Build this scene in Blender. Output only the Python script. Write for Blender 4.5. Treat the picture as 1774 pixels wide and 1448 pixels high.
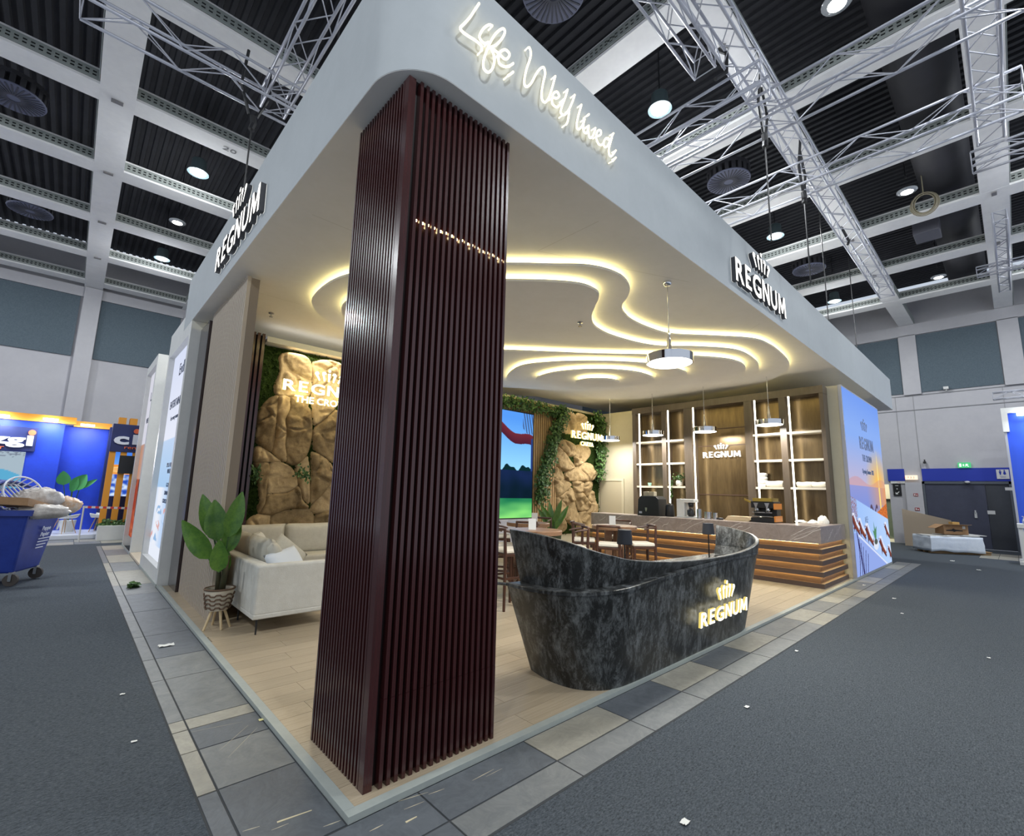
import bpy, bmesh, math, random
from mathutils import Vector, Matrix, noise
random.seed(11)
for o in list(bpy.data.objects): bpy.data.objects.remove(o)
SC = bpy.context.scene
COL = SC.collection
PI = math.pi

# ------------------------------------------------------------------ camera, world, light, exposure
FPX = 810.43
YAW, PITCH, ROLL = (math.radians(a) for a in (47.039, 8.850, 1.392))
CAM = Vector((-1.2486, -2.4908, 1.70))
FW = Vector((math.cos(YAW)*math.cos(PITCH), math.sin(YAW)*math.cos(PITCH), math.sin(PITCH)))
_r = Vector((math.sin(YAW), -math.cos(YAW), 0)); _u = _r.cross(FW)
RT = _r*math.cos(ROLL) + _u*math.sin(ROLL); UP = -_r*math.sin(ROLL) + _u*math.cos(ROLL)
cd = bpy.data.cameras.new('camera'); cam = bpy.data.objects.new('camera', cd); COL.objects.link(cam)
cd.sensor_width = 36; cd.sensor_fit = 'HORIZONTAL'; cd.lens = FPX*36/1774; cd.clip_end = 200; cd.clip_start = .05
mw = Matrix((RT, UP, -FW)).transposed().to_4x4(); mw.translation = CAM; cam.matrix_world = mw
SC.camera = cam

SC.view_settings.view_transform = 'Standard'; SC.view_settings.look = 'None'
SC.view_settings.gamma = 1; SC.view_settings.use_curve_mapping = False
SC.view_settings.exposure = 0.0
world = bpy.data.worlds.new('hall_air'); SC.world = world; world.use_nodes = True
bgn = world.node_tree.nodes['Background']
bgn.inputs[0].default_value = (.66, .74, .86, 1); bgn.inputs[1].default_value = .85

HALL_Z = 8.95
LAMPS_LIT = [(6.1, 1.47), (12.4, 1.47), (18.7, 1.47), (.08, 10.05), (.08, 16.0)]
LAMPS_LIT_BEHIND = [(-6.1, 1.47), (-6.1, -4.3), (.08, -4.3), (6.1, -4.3), (12.4, -4.3), (18.7, -4.3), (-6.1, 10.05), (-6.1, 16)]
LAMPS_OFF = [(.08, 12.97), (6.18, -1.36), (12.42, -1.39), (18.69, -1.41)]
def light(name, kind, loc, energy, color, size=.3, rot=None, spread=None, parent=None):
    l = bpy.data.lights.new(name, kind); l.energy = energy; l.color = color
    if kind == 'AREA':
        l.shape = 'DISK'; l.size = size
        if spread: l.spread = spread
    else: l.shadow_soft_size = size
    o = bpy.data.objects.new(name, l); COL.objects.link(o); o.location = loc
    if rot: o.rotation_euler = rot
    if parent: o.parent = parent
    return o
for i, (x, y) in enumerate(LAMPS_LIT + LAMPS_LIT_BEHIND):
    light('high_bay_light', 'AREA', (x, y, 8.78), 215, (.93, .97, 1.0), .42)
    light('high_bay_glow', 'POINT', (x, y, 8.66), 95, (.93, .97, 1.0), .22)

# ------------------------------------------------------------------ pixel helpers (photograph 1774 x 1448 -> a plane in the room)
def ray(u, v): return FW + RT*((u-887)/FPX) - UP*((v-724)/FPX)
def onz(u, v, z): d = ray(u, v); return CAM + d*((z-CAM.z)/d.z)
def onx(u, v, x): d = ray(u, v); return CAM + d*((x-CAM.x)/d.x)
def ony(u, v, y): d = ray(u, v); return CAM + d*((y-CAM.y)/d.y)

# ------------------------------------------------------------------ materials
def lin(c):
    c = c/255
    return c/12.92 if c <= .04045 else ((c+.055)/1.055)**2.4
def rgb(r, g, b): return (lin(r), lin(g), lin(b), 1)
MATS = {}
def mat(name, c1, rough=.5, c2=None, metal=0., scale=(4, 4, 4), detail=4, bump=0., bscale=None, emit=None, es=0., coat=0., rand=0., ramp=(.35, .65), spec=None, trans=0., distort=0.):
    if name in MATS: return MATS[name]
    m = bpy.data.materials.new(name); m.use_nodes = True; nt = m.node_tree; N = nt.nodes; L = nt.links
    b = N['Principled BSDF']
    b.inputs['Base Color'].default_value = c1; b.inputs['Roughness'].default_value = rough; b.inputs['Metallic'].default_value = metal
    if coat: b.inputs['Coat Weight'].default_value = coat; b.inputs['Coat Roughness'].default_value = .12
    if spec is not None: b.inputs['Specular IOR Level'].default_value = spec
    if trans: b.inputs['Transmission Weight'].default_value = trans
    if emit: b.inputs['Emission Color'].default_value = emit; b.inputs['Emission Strength'].default_value = es
    col = None
    if c2 or bump:
        tc = N.new('ShaderNodeTexCoord'); mp = N.new('ShaderNodeMapping'); mp.inputs['Scale'].default_value = scale
        L.new(tc.outputs['Object'], mp.inputs['Vector'])
        if rand:
            oi = N.new('ShaderNodeObjectInfo'); mu = N.new('ShaderNodeMath'); mu.operation = 'MULTIPLY'; mu.inputs[1].default_value = 40
            L.new(oi.outputs['Random'], mu.inputs[0]); L.new(mu.outputs[0], mp.inputs['Location'])
    if c2:
        nz = N.new('ShaderNodeTexNoise'); nz.inputs['Scale'].default_value = 1; nz.inputs['Detail'].default_value = detail; nz.inputs['Roughness'].default_value = .85
        nz.inputs['Distortion'].default_value = distort
        cr = N.new('ShaderNodeValToRGB'); cr.color_ramp.elements[0].color = c1; cr.color_ramp.elements[1].color = c2
        cr.color_ramp.elements[0].position, cr.color_ramp.elements[1].position = ramp
        L.new(mp.outputs[0], nz.inputs['Vector']); L.new(nz.outputs['Fac'], cr.inputs['Fac']); col = cr.outputs['Color']
    if rand:
        if col is None:
            oi = N.new('ShaderNodeObjectInfo')
        hs = N.new('ShaderNodeHueSaturation'); mr = N.new('ShaderNodeMapRange'); mr.inputs[3].default_value = 1-rand; mr.inputs[4].default_value = 1+rand
        L.new(oi.outputs['Random'], mr.inputs[0]); L.new(mr.outputs[0], hs.inputs['Value'])
        if col is None: hs.inputs['Color'].default_value = c1
        else: L.new(col, hs.inputs['Color'])
        col = hs.outputs['Color']
    if col is not None: L.new(col, b.inputs['Base Color'])
    if bump:
        n2 = N.new('ShaderNodeTexNoise'); n2.inputs['Detail'].default_value = 5; n2.inputs['Scale'].default_value = 1
        mp2 = mp
        if bscale:
            mp2 = N.new('ShaderNodeMapping'); mp2.inputs['Scale'].default_value = bscale; L.new(tc.outputs['Object'], mp2.inputs['Vector'])
        L.new(mp2.outputs[0], n2.inputs['Vector'])
        bp = N.new('ShaderNodeBump'); bp.inputs['Strength'].default_value = bump; bp.inputs['Distance'].default_value = .02
        L.new(n2.outputs['Fac'], bp.inputs['Height']); L.new(bp.outputs[0], b.inputs['Normal'])
    MATS[name] = m; return m
def emat(name, c, s):
    if name in MATS: return MATS[name]
    m = bpy.data.materials.new(name); m.use_nodes = True; nt = m.node_tree; nt.nodes.clear()
    e = nt.nodes.new('ShaderNodeEmission'); e.inputs[0].default_value = c; e.inputs[1].default_value = s
    o = nt.nodes.new('ShaderNodeOutputMaterial'); nt.links.new(e.outputs[0], o.inputs[0]); MATS[name] = m; return m
def print_mat(name, s):
    """a backlit print: its picture is stored per corner, its light comes from behind the sheet"""
    m = bpy.data.materials.new(name); m.use_nodes = True; nt = m.node_tree; nt.nodes.clear()
    a = nt.nodes.new('ShaderNodeAttribute'); a.attribute_name = 'print'
    e = nt.nodes.new('ShaderNodeEmission'); e.inputs[1].default_value = s
    o = nt.nodes.new('ShaderNodeOutputMaterial'); nt.links.new(a.outputs['Color'], e.inputs[0]); nt.links.new(e.outputs[0], o.inputs[0]); return m

M_white = mat('white_paint', rgb(214, 214, 210), .55, rgb(206, 206, 203), scale=(2, 2, 2), spec=.3)
M_fascia = mat('pale_fascia_paint', rgb(178, 183, 185), .6, rgb(173, 178, 180), scale=(1.5, 1.5, 1.5), spec=.25)
M_soffit = mat('ceiling_paint', rgb(238, 235, 230), .7, rgb(233, 230, 224), scale=(1.1, 1.1, 1.1), spec=.2)
M_beige = mat('beige_wall_paint', rgb(196, 188, 164), .7, rgb(190, 182, 158), scale=(2, 2, 2), spec=.2)
M_beam = mat('beam_concrete', rgb(232, 231, 230), .8, rgb(222, 221, 221), scale=(.9, .9, .9), bump=.08, bscale=(9, 9, 9))
M_strip = mat('perforated_steel', rgb(150, 156, 152), .6)
M_dark = mat('dark_void', rgb(22, 22, 25), .9)
M_deck = mat('dark_roof_deck', rgb(42, 43, 49), .85, rgb(30, 31, 37), scale=(.6, .6, .6))
M_duct = mat('dark_duct', rgb(58, 58, 63), .7, rgb(50, 50, 55), scale=(.5, .5, .5))
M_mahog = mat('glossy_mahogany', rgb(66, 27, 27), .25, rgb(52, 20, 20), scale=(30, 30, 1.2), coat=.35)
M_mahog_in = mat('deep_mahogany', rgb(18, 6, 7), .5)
M_black = mat('black_plastic', rgb(24, 25, 28), .4)
M_steel = mat('brushed_steel', rgb(190, 190, 192), .25, metal=1)
M_chrome = mat('chrome', rgb(225, 225, 228), .08, metal=1)
M_alu = mat('aluminium', rgb(172, 174, 184), .45, metal=.35)
M_warm = emat('warm_led', (1, .85, .36, 1), 7.5)
M_warm2 = emat('warm_led_soft', (1, .82, .42, 1), 4.0)
M_cool = emat('cool_led', (1, .93, .74, 1), 7.0)
M_lamp = emat('lamp_glow', (1, 1, .97, 1), 22.0)
M_sign = emat('sign_face', (1, .98, .92, 1), 2.2)
M_signw = emat('sign_face_warm', (1, .95, .72, 1), 3.2)
M_signhalo = emat('sign_halo', (1, .80, .22, 1), .9)
M_signside = mat('sign_side', rgb(62, 62, 66), .5)

# ------------------------------------------------------------------ mesh builder
WL = {}
class MB:
    def __init__(s): s.v = []; s.f = []; s.m = []; s.c = None
    def add(s, vs, fs, mi=0):
        n = len(s.v); s.v += [Vector(v) for v in vs]; s.f += [[i+n for i in f] for f in fs]; s.m += [mi]*len(fs); return s
    def bx(s, x0, x1, y0, y1, z0, z1, mi=0, M=None):
        vs = [Vector((x, y, z)) for z in (z0, z1) for y in (y0, y1) for x in (x0, x1)]
        if M: vs = [M @ v for v in vs]
        return s.add(vs, [(0, 2, 3, 1), (4, 5, 7, 6), (0, 1, 5, 4), (2, 6, 7, 3), (0, 4, 6, 2), (1, 3, 7, 5)], mi)
    def tube(s, pts, r, n=8, mi=0, caps=True, closed=False):
        pts = [Vector(p) for p in pts]; k = len(pts); rs = r if isinstance(r, (list, tuple)) else [r]*k
        base = len(s.v); up = None
        for i, p in enumerate(pts):
            if closed: t = pts[(i+1) % k]-pts[i-1]
            else: t = pts[min(i+1, k-1)]-pts[max(i-1, 0)]
            t = t.normalized() if t.length > 1e-9 else Vector((0, 0, 1))
            if up is None:
                up = Vector((0, 0, 1)) if abs(t.z) < .9 else Vector((1, 0, 0))
            a = t.cross(up)
            if a.length < 1e-6: a = t.orthogonal()
            a.normalize(); up = a.cross(t).normalized()
            for j in range(n):
                q = 2*PI*j/n; s.v.append(p + (a*math.cos(q)+up*math.sin(q))*rs[i])
        for i in range(k if closed else k-1):
            i2 = (i+1) % k
            for j in range(n):
                j2 = (j+1) % n; s.f.append([base+i*n+j, base+i*n+j2, base+i2*n+j2, base+i2*n+j]); s.m.append(mi)
        if caps and not closed:
            s.f.append([base+j for j in range(n)][::-1]); s.m.append(mi)
            s.f.append([base+(k-1)*n+j for j in range(n)]); s.m.append(mi)
        return s
    def lathe(s, prof, n=24, c=(0, 0, 0), mi=0, M=None, a0=0.):
        base = len(s.v); c = Vector(c)
        for r, z in prof:
            for j in range(n):
                q = 2*PI*j/n+a0; p = Vector((r*math.cos(q), r*math.sin(q), z))
                s.v.append((M @ p if M else p)+c)
        for i in range(len(prof)-1):
            for j in range(n):
                j2 = (j+1) % n; s.f.append([base+i*n+j, base+i*n+j2, base+(i+1)*n+j2, base+(i+1)*n+j]); s.m.append(mi)
        if prof[0][0] > 1e-5: s.f.append([base+j for j in range(n)][::-1]); s.m.append(mi)
        if prof[-1][0] > 1e-5: s.f.append([base+(len(prof)-1)*n+j for j in range(n)]); s.m.append(mi)
        return s
    def prism(s, poly, d0, d1, fr=None, mi=0, side=None):
        fr = fr or (lambda a, b, c: Vector((a, b, c))); n = len(poly); b = len(s.v); side = mi if side is None else side
        s.v += [fr(x, y, d0) for x, y in poly]+[fr(x, y, d1) for x, y in poly]
        s.f.append([b+i for i in range(n)][::-1]); s.m.append(mi); s.f.append([b+n+i for i in range(n)]); s.m.append(mi)
        for i in range(n):
            j = (i+1) % n; s.f.append([b+i, b+j, b+n+j, b+n+i]); s.m.append(side)
        return s
    def grid(s, fn, nu, nv, mi=0, wrap=False):
        b = len(s.v); W = nu if wrap else nu+1
        for j in range(nv+1):
            for i in range(W): s.v.append(Vector(fn(i/nu, j/nv)))
        for j in range(nv):
            for i in range(nu):
                i2 = (i+1) % W; s.f.append([b+j*W+i, b+j*W+i2, b+(j+1)*W+i2, b+(j+1)*W+i]); s.m.append(mi)
        return s
    def join(s, o): return s.add(o.v, o.f, 0)
    def mesh(s, name, mats, off=Vector((0, 0, 0)), smooth=False, recalc=True):
        me = bpy.data.meshes.new(name); me.from_pydata([tuple(v-off) for v in s.v], [], s.f)
        for m in (mats if isinstance(mats, (list, tuple)) else [mats]): me.materials.append(m)
        for p, mi in zip(me.polygons, s.m): p.material_index = mi; p.use_smooth = smooth
        if recalc:
            bm = bmesh.new(); bm.from_mesh(me); bmesh.ops.recalc_face_normals(bm, faces=bm.faces); bm.to_mesh(me); bm.free()
        me.update(); return me
    def build(s, name, mats, parent=None, smooth=False, bevel=0, seg=2, kind=None, label=None, sharp=None, recalc=True):
        """one mesh object; vertices are given in room coordinates (or in the parent's when the parent stands at the origin)"""
        if parent is not None:
            off = WL.get(parent.name, Vector((0, 0, 0)))
        else:
            xs = [v.x for v in s.v]; ys = [v.y for v in s.v]; zs = [v.z for v in s.v]
            off = Vector(((min(xs)+max(xs))/2, (min(ys)+max(ys))/2, min(zs)))
        o = bpy.data.objects.new(name, s.mesh(name, mats, off, smooth, recalc)); COL.objects.link(o)
        if parent is not None: o.parent = parent
        else: o.location = off
        WL[o.name] = off
        if bevel:
            b = o.modifiers.new('bevel', 'BEVEL'); b.width = bevel; b.segments = seg; b.limit_method = 'ANGLE'; b.angle_limit = .7
        if sharp: o.data.set_sharp_from_angle(angle=math.radians(sharp))
        if kind: o['kind'] = kind
        if label: o['label'] = label
        return o
def tag(o, label=None, cat=None, group=None, kind=None):
    if label: o['label'] = label
    if cat: o['category'] = cat
    if group: o['group'] = group
    if kind: o['kind'] = kind
    return o
def thing(name, label, cat, loc=(0, 0, 0), group=None, kind=None):
    o = bpy.data.objects.new(name, None); COL.objects.link(o); o.location = loc; o.empty_display_size = .1
    WL[o.name] = Vector(loc); return tag(o, label, cat, group, kind)
def kids(o): return [c for c in bpy.data.objects if c.parent == o]
CH = {}
def copy_tree(o, loc=None, rz=None, label=None):
    if o.name not in CH: CH[o.name] = [(k, kids(k)) for k in kids(o)]
    r = o.copy(); COL.objects.link(r)
    if loc is not None: r.location = loc
    if rz is not None: r.rotation_euler[2] = rz
    if label: r['label'] = label
    for k, gs in CH[o.name]:
        c = k.copy(); COL.objects.link(c); c.parent = r
        for g in gs:
            d = g.copy(); COL.objects.link(d); d.parent = c
    return r
def piece(name, me, parent, M):
    """one more piece that shares a mesh: placed by matrix M inside its parent"""
    o = bpy.data.objects.new(name, me); COL.objects.link(o); o.parent = parent; o.matrix_local = M; return o
T = Matrix.Translation
def unit_box(name, m):
    return MB().bx(-.5, .5, -.5, .5, -.5, .5).mesh(name, m)
def boxM(x0, x1, y0, y1, z0, z1, par=None):
    off = WL.get(par.name, Vector()) if par else Vector()
    return T(Vector(((x0+x1)/2, (y0+y1)/2, (z0+z1)/2))-off) @ Matrix.Diagonal((x1-x0, y1-y0, z1-z0, 1))
def spline(pts, n=8, closed=True):
    P = [Vector((p[0], p[1], p[2] if len(p) > 2 else 0)) for p in pts]; k = len(P); out = []
    for i in range(k if closed else k-1):
        if closed: a, b, c, d = P[i-1], P[i], P[(i+1) % k], P[(i+2) % k]
        else: a, b, c, d = P[max(i-1, 0)], P[i], P[i+1], P[min(i+2, k-1)]
        for j in range(n):
            t = j/n
            out.append(.5*((2*b)+(c-a)*t+(2*a-5*b+4*c-d)*t*t+(3*b-a-3*c+d)*t**3))
    if not closed: out.append(P[-1])
    return out
def inset(poly, d):
    """move a closed outline inwards by d (list of Vector, z kept)"""
    n = len(poly); ar = sum(poly[i].x*poly[(i+1) % n].y-poly[(i+1) % n].x*poly[i].y for i in range(n)); sg = 1 if ar > 0 else -1
    out = []
    for i in range(n):
        t = poly[(i+1) % n]-poly[i-1]; t = Vector((t.x, t.y, 0)).normalized(); out.append(poly[i]+Vector((-t.y, t.x, 0))*d*sg)
    return out

# ------------------------------------------------------------------ lettering
GL = {}
def glyph(s, bold=0.):
    """filled outline of a string in the built-in font, cap height 1, extruded -.5 .. .5"""
    k = (s, bold)
    if k in GL: return GL[k]
    cu = bpy.data.curves.new('g', 'FONT'); cu.body = s; cu.size = 1.37; cu.extrude = .5; cu.offset = bold; cu.resolution_u = 3
    o = bpy.data.objects.new('g', cu); COL.objects.link(o)
    bpy.context.view_layer.update()
    me = bpy.data.meshes.new_from_object(o.evaluated_get(bpy.context.evaluated_depsgraph_get()))
    vs = [v.co.copy() for v in me.vertices]; fs = [list(p.vertices) for p in me.polygons]; fr = [0 if abs(p.normal.z) > .7 else 1 for p in me.polygons]
    bpy.data.objects.remove(o); bpy.data.meshes.remove(me); bpy.data.curves.remove(cu)
    x0 = min((v.x for v in vs), default=0); x1 = max((v.x for v in vs), default=0)
    for v in vs: v.x -= x0
    GL[k] = (vs, fs, fr, x1-x0); return GL[k]
def frame(O, u, v):
    O = Vector(O); u = Vector(u).normalized(); v = Vector(v).normalized(); n = u.cross(v)
    return lambda a, b, c: O+u*a+v*b+n*c
def lettering(name, s, fr, h, w, d0, d1, mats, parent=None, bold=0., x=0., y=0., **k):
    """a whole line of small print as one mesh, stretched to width w"""
    vs, fs, sd, gw = glyph(s, bold); mb = MB(); sx = (w/gw) if w else h
    mb.add([fr(x+v.x*sx, y+v.y*h, d0 if v.z < 0 else d1) for v in vs], fs); mb.m = sd
    return mb.build(name, mats, parent, recalc=False, **k)
CAPS = {'M': [(0, 0), (.07, 1), (.25, 1), (.5, .42), (.75, 1), (.93, 1), (1, 0), (.82, 0), (.785, .62), (.57, .12), (.43, .12), (.215, .62), (.18, 0)],
 'N': [(0, 0), (0, 1), (.19, 1), (.62, .33), (.62, 1), (.80, 1), (.80, 0), (.62, 0), (.18, .68), (.18, 0)],
 'E': [(0, 0), (0, 1), (.58, 1), (.57, .84), (.18, .84), (.18, .59), (.52, .59), (.52, .43), (.18, .43), (.18, .16), (.59, .16), (.61, 0)],
 'U': [(0, 1), (.18, 1), (.18, .38)]+[(.40-.22*math.cos(a*PI/8), .36-.20*math.sin(a*PI/8)) for a in range(1, 8)]+[(.62, .38), (.62, 1), (.80, 1), (.80, .36)]+[(.40+.40*math.cos(a*PI/10), .36-.37*math.sin(a*PI/10)) for a in range(1, 10)]+[(0, .36)]}
def capital(c):
    P = CAPS[c]; n = len(P); vs = [Vector((x, y, -.5)) for x, y in P]+[Vector((x, y, .5)) for x, y in P]
    return (vs, [list(range(n))[::-1], list(range(n, 2*n))]+[[i, (i+1) % n, n+(i+1) % n, n+i] for i in range(n)], [0, 0]+[1]*n, max(p[0] for p in P))
def sign_letters(word, fr, h, w, d0, d1, mats, parent, bold=.03, gap=.14, y=0., x=0.):
    gs = [capital(c) if c in CAPS else glyph(c, max(bold, .028)) for c in word]; tot = sum(g[3] for g in gs)+gap*(len(word)-1); sx = w/tot; cx = x
    for g in gs:
        mb = MB(); mb.add([fr(cx+v.x*sx, y+v.y*h, d0 if v.z < 0 else d1) for v in g[0]], g[1]); mb.m = list(g[2])
        mb.build('letter', mats, parent, recalc=True); cx += (g[3]+gap)*sx
def ribbon(path, wid):
    L_, R_ = [], []
    n = len(path)
    for i in range(n):
        a = Vector(path[max(i-1, 0)]); b = Vector(path[min(i+1, n-1)]); t = (b-a).normalized(); q = Vector((-t.y, t.x))*wid[i]/2
        p = Vector(path[i]); L_.append((p.x+q.x, p.y+q.y)); R_.append((p.x-q.x, p.y-q.y))
    return L_+R_[::-1]
def crown(fr, cx, y0, h, d0, d1, mats, parent, w=None):
    """five hooked strokes that fan out, the middle one under a dot"""
    mb = MB(); w = w or h*2.35
    for side in (-1, 1):
        for (b, t, q) in ((.145, .20, .64), (.30, .43, .56)):
            p = [(cx+side*b*w, y0), (cx+side*(b*.55+t*.45)*w, y0+q*.45*h), (cx+side*t*w, y0+q*.86*h), (cx+side*(t-.012)*w, y0+q*.97*h), (cx+side*(t-.055)*w, y0+q*h), (cx+side*(t-.092)*w, y0+q*.84*h)]
            p = [(v.x, v.y) for v in spline(p, 4, False)]
            k = len(p); wd = [w*.082*(.62+.38*min(1, i/(k*.5)))*(1 if i < k*.75 else max(.3, (k-i)/(k*.25))) for i in range(k)]
            mb.prism(ribbon(p, wd), d0, d1, fr, 0, 1)
    mb.prism([(cx-.028*w, y0), (cx+.028*w, y0), (cx+.045*w, y0+.66*h), (cx-.045*w, y0+.66*h)], d0, d1, fr, 0, 1)
    mb.prism([(cx+.048*w*math.cos(a*PI/6), y0+.86*h+.11*h*math.sin(a*PI/6)) for a in range(12)], d0, d1, fr, 0, 1)
    return mb.build('crown_emblem', mats, parent)
# ================================================================== THE HALL
ZP = .03          # top of the booth's platform
ZC, ZT = 4.58, 5.59
M_carpet = mat('charcoal_carpet', rgb(48, 52, 57), .95, rgb(104, 111, 117), scale=(45, 110, 110), detail=6, bump=.5, bscale=(120, 120, 120), ramp=(.36, .68), distort=.4, spec=.1)
fl = MB().bx(-7.5, 23.6, -7.5, 21, -.06, -.004).build('floor', M_carpet, kind='structure')
# grey stone slabs round the platform, each one a piece
M_t = [mat('slab_dark', rgb(96, 101, 106), .55, rgb(80, 85, 90), scale=(5, 5, 5), bump=.15, bscale=(18, 18, 18), rand=.06, distort=1),
       mat('slab_light', rgb(160, 156, 143), .55, rgb(140, 137, 126), scale=(5, 5, 5), bump=.15, bscale=(18, 18, 18), rand=.06, distort=1),
       mat('slab_mid', rgb(124, 126, 124), .55, rgb(106, 109, 110), scale=(5, 5, 5), bump=.15, bscale=(18, 18, 18), rand=.06, distort=1)]
MB().bx(-.535, 15.9, -.535, -.002, -.0039, -.0025).build('joint_bed', mat('joint_sand', rgb(58, 60, 62), .9), fl)
MB().bx(-.535, -.002, -.002, 14.2, -.0039, -.0025).build('joint_bed', MATS['joint_sand'], fl)
def slab(x0, x1, y0, y1, k, z=.001):
    g = .006
    MB().bx(x0+g, x1-g, y0+g, y1-g, -.0025, z+random.uniform(0, .0015)).build('stone_slab', M_t[k], fl)
def slab_row(cuts, kinds, a, b, along):
    for i in range(len(cuts)-1):
        k = kinds[i % len(kinds)]
        if along == 'x': slab(cuts[i], cuts[i+1], a, b, k)
        else: slab(a, b, cuts[i], cuts[i+1], k)
cx_ = [-.38, .405, 1.245, 2.08, 2.885, 3.67, 4.46, 5.34, 6.45, 7.3, 8.2, 9.1, 10, 11, 12, 13, 14, 15.05, 15.9]
slab_row(cx_, [0, 0, 1, 0, 1, 0, 1, 2, 1, 2, 1, 1, 2, 1, 2, 2, 1, 2], -.315, -.004, 'x')
slab_row(cx_, [0, 2, 2, 2, 2, 2, 2, 2, 1, 2, 2, 1, 2, 2, 2, 2, 2, 2], -.53, -.315, 'x')
cy_ = [0, .74, 1.28, 1.62, 1.80, 2.75, 3.4, 4.3, 5.6, 6.86, 7.76, 9.4, 10.7, 12, 13.2, 14.2]
slab_row(cy_, [0, 2, 0, 1, 2, 2, 0, 0, 0, 2, 1, 2, 1, 2, 1], -.43, -.004, 'y')
slab_row(cy_, [0, 1, 1, 1, 2, 2, 2, 2, 2, 2, 1, 1, 2, 2, 2], -.53, -.43, 'y')
# brighter slab field in front of the double door and along the far left booth
for i in range(4):
    for j in range(3): slab(19.6+i*.55, 20.15+i*.55, -2.75+j*.42, -2.33+j*.42, 1)
for i in range(6):
    for j in range(2): slab(-2.6+i*.55, -2.05+i*.55, 14.9+j*.7, 15.6+j*.7, [1, 2][(i+j) % 2])

# --- hall walls
M_hall = mat('hall_wall_paint', rgb(186, 185, 188), .8, rgb(179, 178, 182), scale=(.8, .8, .8), spec=.2)
M_acou = mat('blue_grey_panel', rgb(98, 110, 118), .9, rgb(88, 100, 108), scale=(25, 25, 25), detail=2, spec=.1)
M_blueband = mat('blue_wall_band', rgb(22, 48, 160), .6)
wl = MB().bx(-14, 23.6, 21.0, 21.3, 0, 10.4).build('wall_left', M_hall, kind='structure')
for i in range(-4, 7):                                                     # acoustic fields between white pillars
    x0 = -1.2+i*3.13
    MB().bx(x0+.02, x0+2.55, 20.94, 21.0, 6.25, 8.55).build('wall_panel', M_acou, wl)
    MB().bx(x0-.5, x0, 20.78, 21.0, 0, 8.93).build('pillar', M_hall, wl)
MB().bx(-14, 23.6, 20.9, 21.0, 8.56, 8.94).build('wall_beam', M_hall, wl)
wr = MB().bx(23.6, 23.9, -14, 1.12, 0, 10.4).bx(23.6, 23.9, 1.12, 21, 2.35, 10.4).bx(23.6, 23.9, 2.6, 21, 0, 2.35).build('wall_right', M_hall, kind='structure')
for i in range(-3, 7):
    y0 = -.2+i*2.9
    MB().bx(23.56, 23.6, y0-2.35, y0-.03, 6.06, 8.46).build('wall_panel', M_acou, wr)
    MB().bx(23.5, 23.6, y0-.03, y0+.52, 5.99, 8.5).build('pillar', M_hall, wr)
MB().bx(23.5, 23.6, -14, 21, 8.48, 8.94).build('wall_beam', M_hall, wr)
for z in (5.35, 5.95): MB().bx(23.57, 23.6, -14, 21, z, z+.03).build('wall_joint', mat('joint_grey', rgb(150, 150, 152), .8), wr)
for y in (.05, .62, -2.5): MB().bx(23.585, 23.6, y, y+.02, 2.98, 5.95).build('wall_joint', MATS['joint_grey'], wr)
MB().bx(23.54, 23.6, .58, 1.12, 2.48, 2.97).build('blue_band', M_blueband, wr)
MB().bx(23.54, 23.6, -3.6, .04, 2.48, 2.97).build('blue_band', M_blueband, wr)
MB().bx(23.45, 23.6, .05, .58, 0, 2.42).build('pillar_casing', M_hall, wr)
# passage seen left of the pillar: a lit corridor with a far glazed door
MB().bx(26.0, 26.1, .4, 3.2, 0, 3).bx(23.9, 26.0, 3.1, 3.2, 0, 3).bx(23.9, 26.0, .4, .5, 0, 3).bx(23.9, 26.0, .5, 3.1, 2.9, 3).bx(23.9, 26, .5, 3.1, -.03, 0).build('wall_corridor', mat('corridor_paint', rgb(212, 208, 186), .8), kind='structure')
light('corridor_light', 'AREA', (25, 1.9, 2.8), 40, (1, .95, .8), .6)
dg = thing('corridor_door', 'black framed glass door in the lit passage beside the pillar', 'door', (25.9, 1.35, 0))
for y in (.72, 1.2, 1.72): MB().bx(25.86, 25.98, y, y+.09, .0, 1.75).build('door_stile', M_black, dg)
MB().bx(25.86, 25.98, .72, 1.81, 1.67, 1.75).build('door_rail', M_black, dg)
MB().bx(25.9, 25.93, .8, 1.72, .04, 1.67).build('pane', mat('clear_glass', rgb(200, 215, 210), .05, trans=.9), dg)
# double door
d1 = thing('door_1', None, None, (23.55, -1.15, 0), kind='structure')
M_ddoor = mat('dark_blue_grey_door', rgb(62, 66, 84), .5, rgb(55, 59, 76), scale=(3, 3, 3))
M_ddoor2 = mat('dark_grey_door', rgb(56, 60, 66), .5, rgb(50, 54, 60), scale=(3, 3, 3))
MB().bx(23.45, 23.6, -2.42, -2.32, 0, 2.46).bx(23.45, 23.6, -.02, .06, 0, 2.46).bx(23.45, 23.6, -2.42, .06, 2.37, 2.46).build('door_frame', mat('door_frame_grey', rgb(78, 84, 92), .5), d1)
MB().bx(23.5, 23.56, -1.70, -.02, .01, 2.37).build('door_leaf', M_ddoor, d1)
MB().bx(23.5, 23.56, -2.32, -1.71, .01, 2.37).build('door_leaf', M_ddoor2, d1)
tag(MB().bx(23.46, 23.5, -1.40, -1.33, 1.12, 1.32).bx(23.44, 23.47, -1.385, -1.345, 1.3, 1.40).build('door_dispenser', mat('lock_metal', rgb(190, 192, 190), .4)), 'small pale dispenser fixed to the dark double door', 'dispenser')
f_rw = frame((23.5, 0, 0), (0, -1, 0), (0, 0, 1))     # faces -X
def plate(name, label, cat, y, z, w, h, m, x=23.5, d=.02, group=None, loc=True):
    o = MB().bx(x-d, x, y-w/2, y+w/2, z-h/2, z+h/2).build(name, m); return tag(o, label, cat, group)
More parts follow.
